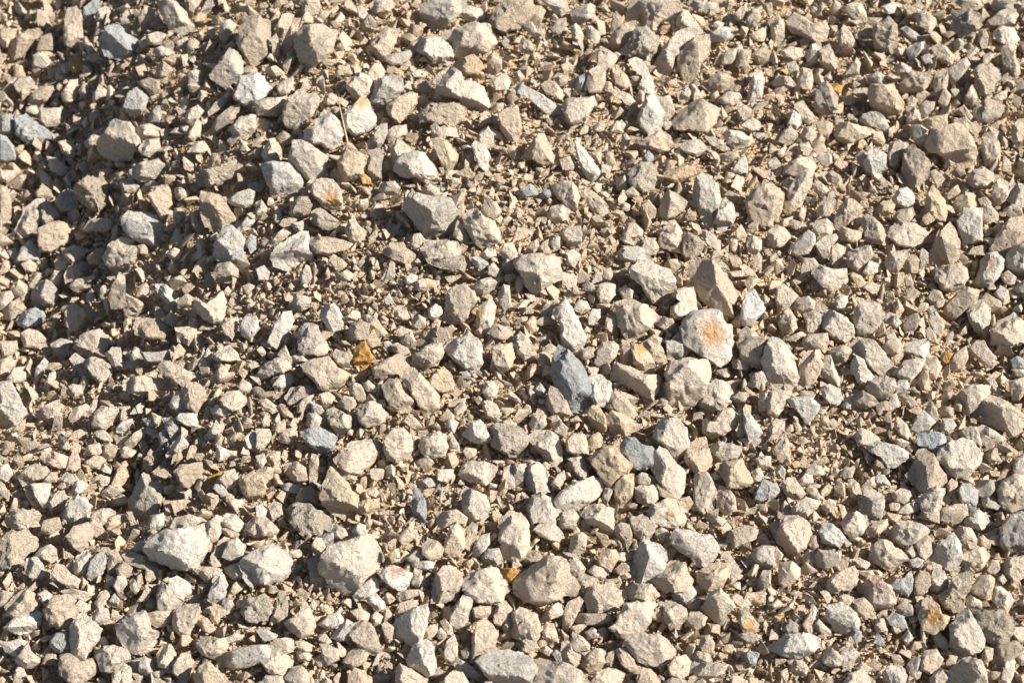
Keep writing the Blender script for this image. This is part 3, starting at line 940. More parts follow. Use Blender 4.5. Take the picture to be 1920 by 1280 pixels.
c 3,8 8,0 18,-2 28,0 33,6 30,12 26,15 16,13 7,11
t 33,6 44,4 46,12 40,17 31,15
w 47,2 50,-4 60,-4 67,0 66,5 58,6 50,8
t 50,18 56,11 66,8 69,15 68,24 66,29 60,29 54,24
p 67,10 70,0 80,-2 86,1 82,6 76,10 81,17 78,19 68,16
t 78,6 86,2 94,2 96,6 88,10 82,14
t 95,0 99,0 102,8 104,12 102,14 98,10
k 4,16 12,14 20,14 26,22 28,27 22,31 18,38 10,43 2,42 -2,34 0,24 *dusty yellow-crusted boulder
c 26,32 32,26 38,24 42,28 43,36 39,38 32,35
g 19,40 20,35 28,34 32,40 33,46 31,54 26,52 20,46 *tilted grey-tan oval stone
p 39,47 42,39 48,40 53,46 61,51 58,57 50,56 44,52
w 55,42 58,33 64,29 67,32 66,40 63,48 57,46 *small striped white stone
g 65,46 68,36 75,30 79,30 80,38 77,46 70,51 66,49
d 81,40 82,30 87,28 92,36 89,42 85,50 81,46
w 110,26 118,17 126,14 138,13 150,11 154,17 156,24 152,33 148,39 138,43 130,41 122,37 114,35 110,30 *giant pale oval boulder
c 128,11 132,4 142,2 150,4 154,7 146,10 136,13
w 111,10 113,3 122,1 124,7 120,13 115,16 111,14
c 152,18 153,10 162,3 166,4 166,14 162,23 156,24
w 166,7 170,1 177,2 183,9 183,14 178,15 170,11
t 166,12 171,12 179,16 178,19 170,19
d 183,14 186,8 192,3 196,6 196,18 190,19
t 159,31 164,22 168,19 172,20 168,28 163,34
g 167,33 171,22 177,19 184,25 182,33 175,37
w 182,38 186,32 192,29 204,24 214,32 220,40 214,48 200,52 190,55 184,48 *white-edged flat-topped boulder
w 101,24 106,21 112,25 110,32 102,31
t 92,32 98,30 112,34 118,42 112,44 102,41 96,38
d 87,42 92,37 100,40 98,47 92,50 88,46
c 85,55 88,48 94,48 95,54 91,60 94,63 90,64
t 97,52 100,49 106,56 102,61 98,58
c 106,62 108,58 114,57 112,64 108,67 102,67
g 118,62 120,52 124,54 130,62 136,67 134,72 126,74 119,72 *grey pointed shard
w 126,56 128,50 133,48 140,52 145,57 144,62 138,66 131,62
t 147,44 150,41 160,41 167,43 163,48 159,54 152,50
g 156,65 160,50 165,44 169,50 171,56 166,68 160,68 *upright grey splinter
c 157,38 159,31 164,36 166,41 160,41
t 168,42 178,38 184,37 184,48 178,52 170,46
c 130,80 133,73 140,69 148,70 150,75 146,82 142,90 136,92 131,88 *rounded cream cobble
c 110,76 118,74 128,74 131,80 126,85 118,86 112,82
w 70,76 76,70 81,73 82,80 78,85 70,82
c 56,70 60,66 68,70 69,75 64,77 58,74
t 34,72 40,65 48,62 55,64 58,72 57,80 50,86 44,87 38,83 35,78 *round tan cobble
t 5,70 12,62 18,58 24,61 30,68 26,74 18,78 12,80 6,76
w 4,86 10,80 20,76 28,74 32,78 28,88 22,92 12,90 *frosty white stone
t 0,58 8,60 11,63 6,70 0,72
c 46,59 54,57 66,60 68,64 62,67 52,63
c 71,68 75,60 80,58 82,63 78,70 74,72
w 29,61 34,58 39,62 38,66 32,69
w 53,92 54,84 60,77 64,78 70,83 76,88 74,94 68,102 64,112 58,112 54,104 *tall yellow-veined white stone
b 38,96 42,91 52,88 54,96 54,102 49,107 42,104 38,100
c 87,82 90,78 100,77 108,75 111,82 113,88 118,90 118,98 114,105 106,105 96,102 91,94 88,88 *big cream stone with shaded hollow
p 72,108 78,101 84,100 94,103 97,110 92,112 86,114 82,119 76,118 74,112
t 46,108 52,106 60,112 68,110 72,115 70,122 62,127 54,128 47,122 45,115
w 0,96 6,97 14,95 20,97 16,104 12,108 4,104
p 12,110 18,101 21,98 23,104 30,110 28,116 20,117 14,116
c 84,122 87,115 92,112 98,117 98,124 92,130 84,130
c 118,106 122,100 128,99 132,106 131,112 126,117 119,115
c 130,114 136,106 142,105 145,112 142,122 136,126 130,120
c 148,100 152,94 158,93 164,95 170,94 171,100 168,106 160,110 152,106
g 163,110 170,105 180,102 190,100 200,100 212,104 208,112 196,112 186,116 176,117 168,114
t 146,124 150,116 156,112 162,118 167,124 168,132 158,138 148,136
g 104,114 108,108 114,111 116,118 110,122 105,120
c 146,80 150,77 156,80 162,88 160,91 152,88
y 157,75 160,69 164,70 165,80 163,84 158,80
w 166,70 168,64 174,66 176,72 170,76
k 181,75 183,65 190,64 200,64 204,72 200,80 190,82 184,79
c 169,94 176,91 183,92 181,95 172,98
c 11,120 14,115 18,118 20,124 14,130 10,128
c 113,120 122,118 124,120 118,125
c 82,66 86,61 90,66 88,71 83,70
w 74,96 78,93 82,98 78,101
@480 960
k 26,2 32,-6 44,-4 52,2 58,9 56,13 48,16 38,17 30,12 *crusty grey-white stone
c 0,8 6,3 12,8 17,13 14,19 6,18 0,18
c 56,14 60,9 66,12 69,17 64,20 58,18
w 72,14 77,8 82,10 83,17 76,20
g 48,20 52,16 58,16 58,24 52,25
c 42,24 45,19 50,20 52,26 47,33 43,30
c 50,32 56,27 66,23 74,21 82,18 86,20 92,28 92,36 90,42 86,46 80,52 75,59 70,61 62,58 56,53 50,46 49,39 *giant craggy cream boulder
d 39,36 46,33 50,40 51,48 53,55 45,57 41,50
w 73,62 80,54 86,50 91,51 92,58 86,63 76,66
wp 92,46 98,42 106,41 112,44 117,46 114,54 110,59 102,56 95,50 *pink-and-white crystalline stone
t 124,26 130,20 136,22 141,27 138,34 130,36 125,32
c 99,32 104,27 108,30 108,36 102,38
c 113,34 120,29 126,34 124,37 116,38
w 117,38 128,36 134,38 132,42 124,44 118,41
t 133,52 136,46 142,41 150,42 155,47 154,58 150,64 140,67 132,67 *tan stone with a swirl ridge
c 141,30 142,22 146,12 152,8 156,14 156,26 152,32 146,33
c 136,8 137,0 150,-2 158,4 156,9 148,8 140,12
t 156,26 158,12 162,8 166,10 165,20 160,28
w 162,30 165,22 170,17 175,16 175,24 170,31 165,34
g 169,34 174,28 182,27 185,36 180,40 173,38
c 183,20 184,4 190,0 198,2 204,8 205,24 204,34 196,36 188,36 *tall block of pale cream
c 154,54 160,47 168,43 176,41 182,44 184,50 189,54 186,62 184,67 174,67 166,66 158,60 *broad speckled cream slab
o 183,46 187,42 193,42 200,44 204,46 202,50 194,53 186,51 *saffron-orange nugget
c 146,78 150,70 156,62 161,60 162,68 160,78 158,86 152,89 147,86 *leaning finger-like cream stone
t 163,72 168,70 180,71 180,76 172,80 164,78
c 178,78 182,68 187,67 192,73 190,80 184,85 179,83
t 162,110 163,94 166,84 172,81 178,86 181,92 178,102 172,108 165,112 *dark-notched tan stone
w 102,86 108,78 118,73 128,69 129,76 127,86 124,94 118,99 112,96 104,92 *sharp-edged pale pentagon slab
t 104,76 108,68 114,66 121,66 120,71 112,74 105,79
c 71,74 78,72 85,76 84,82 77,82
c 86,78 90,74 95,78 93,84 88,86
t 94,84 98,82 104,87 105,92 103,97 98,97
w 47,84 54,77 62,75 66,82 60,86 54,88
g 60,88 68,80 73,84 70,96 62,96 56,94
t 69,88 74,84 80,82 86,84 90,92 93,100 94,107 86,106 79,102 73,96 *tan block with a pink edge
c 33,74 34,66 38,68 41,74 44,84 42,90 34,93 26,88 22,82 27,79
t 11,80 14,72 17,60 22,60 24,70 23,80 18,83 12,82
k 0,64 6,62 10,64 10,74 9,80 2,81 0,78
g 0,88 8,88 16,92 14,96 6,97
c 10,102 14,95 22,94 28,96 28,104 22,106 14,105
c 4,112 8,104 14,103 22,107 27,112 26,117 22,122 10,120
c 48,99 54,99 62,103 62,110 54,114 50,107
c 47,92 52,91 57,97 52,100 47,96
t 65,112 70,105 76,101 84,106 82,112 72,117
c 22,124 27,116 34,115 41,122 38,128 28,130
t 69,122 74,117 82,119 84,126 82,134 70,134
c 4,128 8,122 22,122 24,128 22,134 6,134
w 114,110 117,102 122,96 128,96 133,102 134,112 135,118 128,122 120,118 115,114 *faceted pale cream stone
c 105,120 108,114 116,118 128,125 126,134 110,136 105,130
c 141,106 143,97 148,92 151,98 151,108 146,112 142,110
g 149,114 154,111 162,116 168,122 166,125 156,122 150,119
g 166,112 172,106 182,104 194,106 204,108 210,118 206,130 196,136 180,130 172,120 *wide blue-grey dome stone
c 142,124 148,119 155,120 160,128 154,136 142,134
c 125,90 130,85 136,84 136,90 131,95 126,94
w 136,92 138,86 143,91 142,95 137,95
c 138,82 142,80 147,86 148,92 143,92
t 107,60 114,58 122,58 122,62 114,65 108,66
w 83,64 90,61 96,67 97,72 90,73 84,68
c 30,104 36,102 42,107 40,111 32,111
c 154,104 158,101 162,106 160,110 155,109
w 40,70 43,65 46,70 43,73
c 117,48 119,42 124,44 124,52 121,57 117,54
c 185,86 192,76 194,82 192,90 187,90
@960 960
c 14,0 36,-4 37,1 30,5 22,5
c 35,8 38,0 46,-2 51,4 50,8 45,12 38,12
c 52,2 56,-4 66,-6 76,-2 76,6 75,14 70,16 64,12 58,8
c 16,13 22,8 30,6 35,12 39,18 38,22 30,22 22,18
t 43,28 45,18 52,15 56,18 55,28 50,32 44,31
t 75,12 82,8 88,10 90,18 90,26 86,28 80,20
t 88,4 98,2 104,6 108,10 104,18 98,22 92,16 90,10
co 102,0 106,-6 118,-8 126,-4 130,4 126,9 120,12 112,10 106,8 *stone with an orange crack line
c 107,14 112,11 117,14 118,20 112,22 108,18
g 120,18 124,13 132,14 140,16 150,18 154,26 154,33 150,36 144,40 138,40 134,33 126,29 121,24 *wide ridged grey-cream boulder
t 160,24 164,14 174,10 184,13 182,20 172,24 164,28
g 181,28 188,25 196,26 198,40 190,42 182,36
w 89,47 92,34 96,24 103,21 110,26 115,30 116,36 111,44 105,50 98,54 90,51 *prominent half-shaded grey-white stone
t 106,52 112,45 118,38 123,36 130,41 134,50 132,58 122,60 112,58 *tan peaked stone
w 120,62 130,57 134,54 138,60 136,66 128,69 122,66
c 85,58 90,54 104,54 110,62 104,67 94,68 86,64
t 139,46 146,40 154,38 163,38 163,46 158,54 154,60 146,58 140,52
w 144,54 150,48 160,40 163,42 158,56 152,60 147,61
k 155,30 162,30 168,38 172,44 168,50 163,54 160,48 162,38
c 2,54 8,46 16,40 24,35 36,34 41,40 44,48 50,56 46,62 38,62 30,66 20,68 10,66 3,60 *giant flat-faced cream boulder
c 42,40 46,34 50,35 55,42 53,48 46,48
k 7,32 14,28 20,30 24,36 18,41 11,41
c 48,50 54,46 64,50 63,55 54,59 48,56
c 57,44 62,40 68,42 71,46 68,52 62,49
t 64,34 68,28 78,28 80,34 74,44 66,40
t 77,32 82,30 91,30 91,34 84,37 77,36
d 76,44 82,38 90,37 89,43 82,47
t 55,66 58,57 66,54 74,54 80,60 82,67 78,72 68,75 58,74 *wide grey-tan hexagonal stone
t 47,80 52,76 62,76 72,76 74,81 66,84 54,85
t 38,76 42,68 50,64 53,67 48,78 42,90 39,93 38,84
c 22,80 28,71 34,68 39,72 38,77 30,80 24,83
c 74,86 80,81 84,70 92,68 104,68 108,70 104,78 100,86 96,92 88,95 80,92 *ragged cream block
c 114,70 116,67 122,68 130,72 131,80 126,86 119,87 115,80 *flat pinkish-cream polygon stone
y 104,78 108,72 114,70 116,80 110,82
c 142,72 147,64 152,60 156,58 162,64 166,70 160,76 164,82 158,84 150,80 *pyramid-topped cream stone
t 131,80 134,75 140,74 146,79 144,85 138,88 132,85
d 130,68 138,64 145,66 140,72 134,74
yo 170,82 171,72 175,71 180,78 185,84 182,90 174,90 *orange-brown notched stone
c 163,64 168,61 176,64 179,69 172,71 166,68
c 0,76 6,72 12,74 18,78 21,86 20,94 14,97 6,95 0,92
k 4,98 10,95 18,96 20,102 14,106 6,104
c 23,90 26,83 31,84 34,92 35,98 31,102 26,97
c 44,100 46,90 52,93 58,99 58,103 48,104
c 55,90 60,86 66,90 64,94 58,95
c 85,98 88,93 98,91 108,92 116,96 121,103 120,110 112,115 102,115 94,111 89,106 *large oval tan-cream boulder
t 78,104 84,101 89,108 96,114 97,121 90,121 82,114
t 51,114 56,106 62,102 70,104 70,111 66,118 58,119
c 38,98 43,97 46,104 52,107 53,113 47,116 40,112 37,104
g 30,106 34,102 38,106 40,113 35,114
c 21,104 26,100 31,104 28,108
t 68,116 72,106 76,104 77,112 74,120
c 10,124 14,116 18,111 30,112 42,115 54,122 57,128 50,136 30,140 12,136 *broad low chalky slab
w 0,106 8,106 12,114 10,122 6,132 0,134
c 60,128 64,120 72,117 84,121 84,130 74,136 62,136
t 94,126 98,117 104,118 111,126 110,134 98,136
c 117,116 121,109 130,107 134,112 132,121 126,125 119,122
c 134,120 136,113 148,113 161,114 158,120 150,124 140,125
t 140,100 142,93 148,92 152,98 150,108 144,105
b 172,108 178,104 185,106 182,114 175,116 *small bluish-white chip
w 169,92 176,90 186,92 184,96 178,98
t 135,108 140,104 148,106 150,112 138,112
c 184,54 188,44 194,44 194,58 188,60
c 113,128 120,124 130,126 132,134 116,134
c 164,126 168,122 176,126 178,134 166,134
c 150,6 155,3 161,6 158,10 152,9
c 0,34 4,35 9,43 6,46 0,42
c 5,24 10,20 16,24 14,28 6,29
@1440 960
p 6,18 10,10 14,4 22,2 30,8 32,16 28,26 22,30 14,28 8,22 *flat-topped pinkish stone
c 2,12 5,6 9,8 9,15 4,18
d 29,18 38,17 40,24 34,28 29,24
w 39,14 42,8 48,9 54,14 58,20 62,23 56,26 46,24 40,22 *white beaked stone
c 55,8 60,2 66,0 73,3 75,9 70,16 64,18 58,14
t 36,32 38,28 48,30 54,29 54,36 48,41 42,43 36,38
t 26,34 30,28 36,30 36,36 31,41 27,38
c 8,46 9,38 18,37 24,42 24,47 18,53 12,56 8,52
c 74,14 80,8 89,5 90,10 84,16 76,19
c 93,14 96,8 104,6 114,9 120,13 116,20 108,25 100,24 95,20
g 84,14 90,12 95,15 90,17
c 77,36 78,26 84,21 90,22 98,28 105,35 98,38 92,44 84,40 *fan-shaped cream stone
t 113,4 118,-2 128,0 128,8 122,7
t 129,6 132,-2 146,-2 148,2 144,7 138,10
w 147,8 150,1 158,-2 164,2 166,8 160,13 152,12
g 173,20 176,10 182,3 192,1 198,6 198,26 190,30 180,30 176,26 *large grey-white domed boulder
c 140,14 144,11 152,12 156,20 156,27 148,27 142,22
w 122,36 126,27 132,21 139,16 143,22 145,32 142,42 136,43 130,39 *peaked two-faced white stone
c 111,24 118,16 122,20 123,30 118,36 113,32
t 145,36 147,30 156,27 163,26 165,33 160,42 154,44 147,40
c 164,44 168,36 173,36 175,42 170,48
t 175,40 180,35 192,33 196,40 194,48 184,52 178,46
t 44,58 46,50 56,44 64,41 67,46 66,54 60,58 52,60 44,60 *flat-faced olive-tan wedge
pb 71,56 76,48 84,48 86,53 92,56 95,64 94,70 86,73 78,72 74,65 *pink-capped grey stone
b 92,54 96,50 101,50 104,54 100,60 94,58
b 101,50 106,45 110,52 110,58 105,63 101,60 *small steel-blue stone
d 110,50 114,44 120,46 122,54 116,62 110,62
w 122,58 124,44 128,42 132,44 135,52 134,58 128,60
k 128,62 136,58 138,50 146,46 153,47 152,56 147,64 147,72 140,76 132,70
t 150,58 156,52 158,48 166,47 170,50 168,58 164,66 156,62
w 148,66 152,62 160,67 160,73 151,74
w 168,66 170,56 175,56 182,62 184,66 180,73 172,70
yo 116,68 122,64 128,70 130,76 136,78 132,86 124,90 116,88 114,78 *rusty orange-brown rough stone
c 44,78 46,70 54,68 60,70 66,76 68,82 66,90 58,92 50,88 *plump cream cobble
t 52,64 58,61 64,64 64,72 58,70 53,68
t 64,66 72,64 78,70 80,77 72,80 66,74
g 137,98 138,86 142,78 148,71 152,76 158,86 162,94 160,102 152,106 146,110 139,106 *teardrop-shaped grey stone
k 154,78 160,74 174,74 183,79 182,90 180,97 170,101 164,96 160,88
w 123,92 127,89 134,95 136,100 132,103 126,99
w 0,102 8,96 16,92 30,91 38,95 37,101 28,108 20,110 10,106 *long white tilted slab
c 41,110 44,102 48,102 55,108 56,114 48,116 42,113
w 54,108 56,102 61,99 68,106 64,112 62,118 56,116
c 16,118 20,111 26,111 30,117 28,122 20,122
c 26,84 30,76 34,70 38,75 36,82 32,92 28,88
c 34,86 38,80 46,88 48,92 42,92
c 80,86 82,79 87,80 89,89 82,90
b 90,80 94,75 102,78 104,86 98,88 92,84
b 79,98 82,90 88,97 84,100
c 100,94 105,88 109,94 104,99
c 114,112 118,104 126,103 131,110 128,116 122,121 116,118
c 136,122 142,114 150,110 156,110 162,118 164,128 156,136 140,136 *broad grey-cream triangular stone
c 160,108 163,101 169,102 168,110 162,114
d 168,108 174,98 186,97 192,102 186,108 178,114 172,118
w 183,106 188,101 196,102 196,112 190,113
w 174,128 178,114 182,106 185,112 184,122 180,130
t 133,114 136,107 142,108 140,116 135,118
c 104,116 107,110 115,108 112,118 108,124
g 86,122 90,116 100,115 104,122 102,132 90,134
c 57,128 62,121 70,118 76,124 76,134 60,136
c 122,124 128,116 136,122 132,132 122,132
w 66,114 70,112 78,117 72,120
g 12,88 16,80 22,84 22,90 16,92
b 62,92 66,86 70,90 70,96 66,98
c 182,90 184,86 192,86 194,96 188,98
w 105,36 112,34 117,36 114,41 107,41
c 61,36 68,34 77,38 74,42 66,41
w 75,34 78,29 80,33 78,37
g 110,70 114,68 118,76 116,80 112,78
c 96,72 102,66 108,70 109,77 102,78
c 117,40 120,36 130,40 130,45 122,46
c 104,29 108,25 113,32 108,34
t 156,20 161,17 167,22 166,27 160,26
c 0,28 6,26 11,32 8,40 2,42 0,38
c 172,50 176,46 179,51 176,54
'''

def parse():
    out, ox, oy = [], 0, 0
    for ln in STONES.strip().splitlines():
        if ln[0] == '@':
            ox, oy = map(float, ln[1:].split()); continue
        star = None
        if '*' in ln: ln, star = ln.split('*')
        p = ln.split()
        pts = np.array([[float(v) for v in q.split(',')] for q in p[1:]]) * 2.5 + [ox, oy]
        x, y = pts[:, 0], pts[:, 1]
        cr = x * np.roll(y, -1) - np.roll(x, -1) * y
        A = cr.sum() / 2
        if A < 0: pts = pts[::-1]; x, y = pts[:, 0], pts[:, 1]; cr = x * np.roll(y, -1) - np.roll(x, -1) * y; A = -A
        cx = ((x + np.roll(x, -1)) * cr).sum() / (6 * A); cy = ((y + np.roll(y, -1)) * cr).sum() / (6 * A)
        q = pts - [cx, cy]
        ev, vec = np.linalg.eigh(q.T @ q / len(q))
        u = q @ vec[:, 0]; v = q @ vec[:, 1]
        out.append(dict(code=p[0], pts=pts, star=star and star.strip(), c=(cx, cy), A=A, minor=np.ptp(u), major=np.ptp(v), n=len(pts)))
    return out

stones = parse()
order = sorted(range(len(stones)), key=lambda i: (stones[i]['star'] is None, -stones[i]['A']))
chosen = sorted(order[:300])
chosen_set = set(chosen)

# faces that show clearly on single stones: steepness, direction across the picture plane, height at the middle
PLANES = {'prominent half-shaded grey-white stone': [(1.5, 3.0, 0.85)], 'white wedge-topped stone': [(1.3, -1.7, 0.75)], 'shaded pyramid-shaped stone': [(1.3, 3.2, 0.8)],
          'big dusty white boulder': [(1.0, 3.5, 1.0)], 'wide wedge-shaped cream stone': [(1.3, -2.2, 0.75)], 'big angular grey-cream block': [(1.3, -2.4, 0.75)],
          'chunky cream block': [(1.2, -1.9, 0.65)], 'blue-grey block': [(1.3, -2.3, 0.65)], 'big cream stone with shaded hollow': [(1.0, -2.5, 0.7)],
          'hollow-faced brown stone': [(1.1, -2.6, 0.7)], 'big broken tan block': [(0.9, 3.0, 0.8)], 'large leaning tan slab': [(0.8, 2.8, 1.0)],
          'humped two-tone tan stone': [(1.0, -2.6, 0.75)], 'tall smooth white boulder': [(1.5, -1.6, 1.5)], 'peaked two-faced white stone': [(0.9, 3.4, 0.8)],
          'giant craggy cream boulder': [(1.0, -2.3, 1.2)], 'pyramid-topped cream stone': [(1.0, -2.6, 0.8)], 'faceted pale cream stone': [(0.9, 3.1, 0.95)],
          'sharp-edged pale pentagon slab': [(1.1, 3.3, 0.9)], 'rough grey wedge stone': [(1.2, 3.3, 0.8)]}
# where the stain sits on a stained stone (across, up, radius, in half-widths)
STAIN = {'white stone with an orange rust patch': (0.1, 0.1, 0.6), 'rust-tipped white stone': (0.1, 0.8, 0.5), 'rust-pitted tan stone': (0.15, -0.2, 0.6),
         'orange-spotted cream chip': (0.35, 0.0, 0.32), 'yellow-edged white stone': (-0.5, 0.1, 0.4), 'orange-capped upright stone': (-0.2, 0.75, 0.6),
         'stone with an orange crack line': (0.2, 0.0, 0.3), 'pink-topped white stone': (0.0, 0.45, 0.55), 'pink-capped grey stone': (-0.2, 0.6, 0.6),
         'pink-and-white crystalline stone': (0.0, 0.4, 0.6), 'orange-brown notched stone': (0.2, -0.3, 0.5), 'rusty orange-brown rough stone': (0.1, 0.0, 0.6)}

def stone_mesh_data(s, r, na, fr, nz):
    """Vertices (camera-facing frame turned to world, about the stone's middle) and faces of one broken stone."""
    cx, cy = s['c']
    lift0 = 0.005
    _, t0 = surf_pt(np.array(cx), np.array(cy), lift0)
    mpp = TANH / 1920 * t0                         # metres per pixel there
    minor = s['minor'] * mpp
    P, t = surf_pt(np.array(cx), np.array(cy), lift0 + 0.32 * minor + s.get('up', 0) * minor)
    mpp = TANH / 1920 * t
    d = ray_dirs(np.array(cx), np.array(cy)); d = d / np.linalg.norm(d)
    # outline in metres in the plane across the line of sight
    q = (s['pts'] - [cx, cy]) * mpp * 1.11
    q[:, 1] *= -1
    seg = np.roll(q, -1, 0) - q
    ln = np.linalg.norm(seg, axis=1); cum = np.concatenate([[0], np.cumsum(ln)])
    k = np.linspace(0, cum[-1], na, endpoint=False)
    # snap the samples nearest to the corners onto the corners
    for ci in cum[:-1]:
        j = np.argmin(np.abs(k - ci)); k[j] = ci
    k.sort()
    idx = np.clip(np.searchsorted(cum, k, side='right') - 1, 0, len(ln) - 1)
    ring = q[idx] + seg[idx] * ((k - cum[idx]) / np.maximum(ln[idx], 1e-9))[:, None]
    jag = np.array([noise.noise(Vector((*v, 0)) * (9 / minor) + Vector((s['c'][0], 0, 0))) + 0.6 * noise.noise(Vector((*v, 3)) * (24 / minor)) for v in ring])
    ring = ring * (1 + 0.035 * jag)[:, None]
    T = minor * r.uniform(0.36, 0.52)
    # broken faces: the near side is the lower envelope of a few planes
    pl = []
    a0 = r.uniform(0, 2 * math.pi)
    tilt = r.uniform(0.05, 0.42)
    pl.append((math.cos(a0) * tilt, math.sin(a0) * tilt, T * r.uniform(0.72, 0.95)))
    a = r.uniform(0, 2 * math.pi)
    for _ in range(r.integers(3, 6)):
        a += r.uniform(0.8, 2.2); g = r.uniform(0.55, 2.4)
        # where the break edge runs: measured from the middle, in half-widths towards that side
        ext = np.max(ring @ np.array([math.cos(a), math.sin(a)]))
        cut = ext * r.uniform(0.25, 0.8)
        pl.append((math.cos(a) * g, math.sin(a) * g, T * 0.8 + g * cut))
    for (ga, az, off) in PLANES.get(s['star'], []):
        pl.append((math.cos(az) * ga, math.sin(az) * ga, T * off))
    tx, ty = r.normal(0, 0.16, 2)
    V = []
    def front(xy, rr):
        z = np.full(len(xy), 1e9)
        for gx, gy, o in pl: z = np.minimum(z, o - gx * xy[:, 0] - gy * xy[:, 1])
        edge = T * 1.15 * (1 - rr ** 5.0) ** 0.55
        return np.maximum(np.minimum(z, edge), -0.35 * T * rr + 0.0)
    for rr in fr:
        xy = ring * rr
        V.append(np.column_stack([xy, front(xy, rr) + tx * xy[:, 0] + ty * xy[:, 1]]))
    V.append(np.array([[0, 0, front(np.zeros((1, 2)), 0.0)[0]]]))
    nb = []
    for rr, zz in ((0.97, -0.35), (0.78, -0.8), (0.45, -1.05)):
        V.append(np.column_stack([ring * rr, np.full(na, zz * T * 1.15) + tx * ring[:, 0] * rr + ty * ring[:, 1] * rr])); nb.append(rr)
    V.append(np.array([[0, 0, -1.1 * T * 1.15]]))
    V = np.vstack(V)
    F = []
    nf = len(fr)
    for i in range(nf - 1):
        for j in range(na):
            F.append((i * na + j, (i + 1) * na + j, (i + 1) * na + (j + 1) % na, i * na + (j + 1) % na))
    c0 = nf * na
    for j in range(na): F.append(((nf - 1) * na + j, c0, (nf - 1) * na + (j + 1) % na))
    b0 = c0 + 1
    prev = 0
    for i in range(3):
        cur = b0 + i * na
        for j in range(na): F.append((prev + j, prev + (j + 1) % na, cur + (j + 1) % na, cur + j))
        prev = cur
    c1 = b0 + 3 * na
    for j in range(na): F.append((prev + j, prev + (j + 1) % na, c1))
    # chips and knocks
    ctr = V.mean(0)
    dirs = V - ctr; dl = np.linalg.norm(dirs, axis=1, keepdims=True) + 1e-9; dirs = dirs / dl
    off = Vector(r.uniform(-50, 50, 3))
    hv = r.uniform(0.03, 0.13)                   # some stones broke smooth, some ragged
    fv = r.uniform(2.6, 4.2) / minor
    f1, f2, f3 = 2.4 / minor, 6.5 / minor, 15 / minor
    amp = np.empty(len(V))
    for i, v in enumerate(V):
        vv = Vector(v)
        a = noise.noise(vv * f1 + off) * 0.03
        if nz > 1:
            a += 0.022 * noise.noise(vv * f2 + off) - max(0, abs(noise.noise(vv * f1 * 1.7 - off)) - 0.15) * 0.09 - abs(noise.noise(vv * f2 - off)) * 0.025
        if nz > 2: a += noise.noise(vv * f3 + off) * 0.014 + hv * (min(noise.voronoi(vv * fv + off)[0][0], 0.9) ** 2 - 0.2)
        amp[i] = a
    V = V + dirs * (amp * minor * (1.6 if s['code'][0] == 'k' else 1.0))[:, None]
    # to world axes: image right, image up, towards the lens
    zc = -d; xc = np.cross(UPV, zc); xc /= np.linalg.norm(xc); yc = np.cross(zc, xc)
    W = V[:, :1] * xc + V[:, 1:2] * yc + V[:, 2:3] * zc
    fx, fy, fr_ = STAIN.get(s['star'], (r.uniform(-0.5, 0.5), r.uniform(-0.4, 0.6), 0.3))
    ex, ey = np.abs(ring).max(0)
    s['stain'] = (1.35 if s['star'] in STAIN else 1.0) * np.exp(-(((V[:, 0] / ex - fx) ** 2 + (V[:, 1] / ey - fy) ** 2) / fr_ ** 2))
    return P, W, F

def new_mesh(name, V, tris_or_faces, colours, mats, midx=None, smooth_angle=None):
    me = bpy.data.meshes.new(name)
    me.from_pydata(V, [], tris_or_faces)
    ca = me.attributes.new('stone_colour', 'FLOAT_COLOR', 'POINT')
    ca.data.foreach_set('color', np.ascontiguousarray(colours, dtype=np.float32).ravel())
    for m in mats: me.materials.append(m)
    if midx is not None: me.polygons.foreach_set('material_index', midx)
    if smooth_angle:
        me.polygons.foreach_set('use_smooth', [True] * len(me.polygons))
        me.set_sharp_from_angle(angle=smooth_angle)
    me.update()
    return me

def rgba(c, n):
    return np.tile(np.array([*c, 1.0], dtype=np.float32), (n, 1))

def mat_for(code, r):
    if len(code) > 1: return 'pink' if code[1] == 'p' or code[0] == 'p' else 'rust'
    if code[0] == 'k': return 'dust'
    return 'streak' if code in 'tdg' and r.random() < 0.35 else 'plain'

# ------------------------------------------------------------------ labels
CNAME = {'s': 'slate-grey', 'c': 'cream', 't': 'tan', 'w': 'white', 'g': 'grey', 'b': 'blue-grey', 'd': 'brown', 'y': 'honey-coloured', 'o': 'orange', 'p': 'pinkish', 'k': 'crusty tan'}
def shape_word(s):
    asp = s['major'] / max(s['minor'], 1)
    fill = s['A'] / (s['major'] * s['minor'])
    if asp > 1.95: return 'elongated'
    if fill < 0.58: return 'wedge-shaped'
    if asp < 1.25 and s['n'] >= 7: return 'rounded'
    if s['n'] <= 5: return 'angular'
    if asp > 1.55: return 'oblong'
    return 'blocky'
areas = sorted(stones[i]['A'] for i in chosen)
def size_word(s):
    k = np.searchsorted(areas, s['A']) / len(areas)
    return 'large' if k > 0.72 else 'middling' if k > 0.36 else 'small'
marks = [i for i in chosen if stones[i]['star']]
def near_marks(i, skip=()):
    c = np.array(stones[i]['c'])
    return sorted(((np.linalg.norm(np.array(stones[j]['c']) - c), j) for j in marks if j != i and j not in skip))
def between(i):
    c = np.array(stones[i]['c'])
    nm = near_marks(i)[:6]
    best = None
    for a in range(len(nm)):
        for b in range(a + 1, len(nm)):
            va = np.array(stones[nm[a][1]]['c']) - c; vb = np.array(stones[nm[b][1]]['c']) - c
            cs = va @ vb / (np.linalg.norm(va) * np.linalg.norm(vb))
            if cs < -0.45:
                sc = nm[a][0] + nm[b][0] + 60 * cs
                if best is None or sc < best[0]: best = (sc, nm[a][1], nm[b][1])
    return best
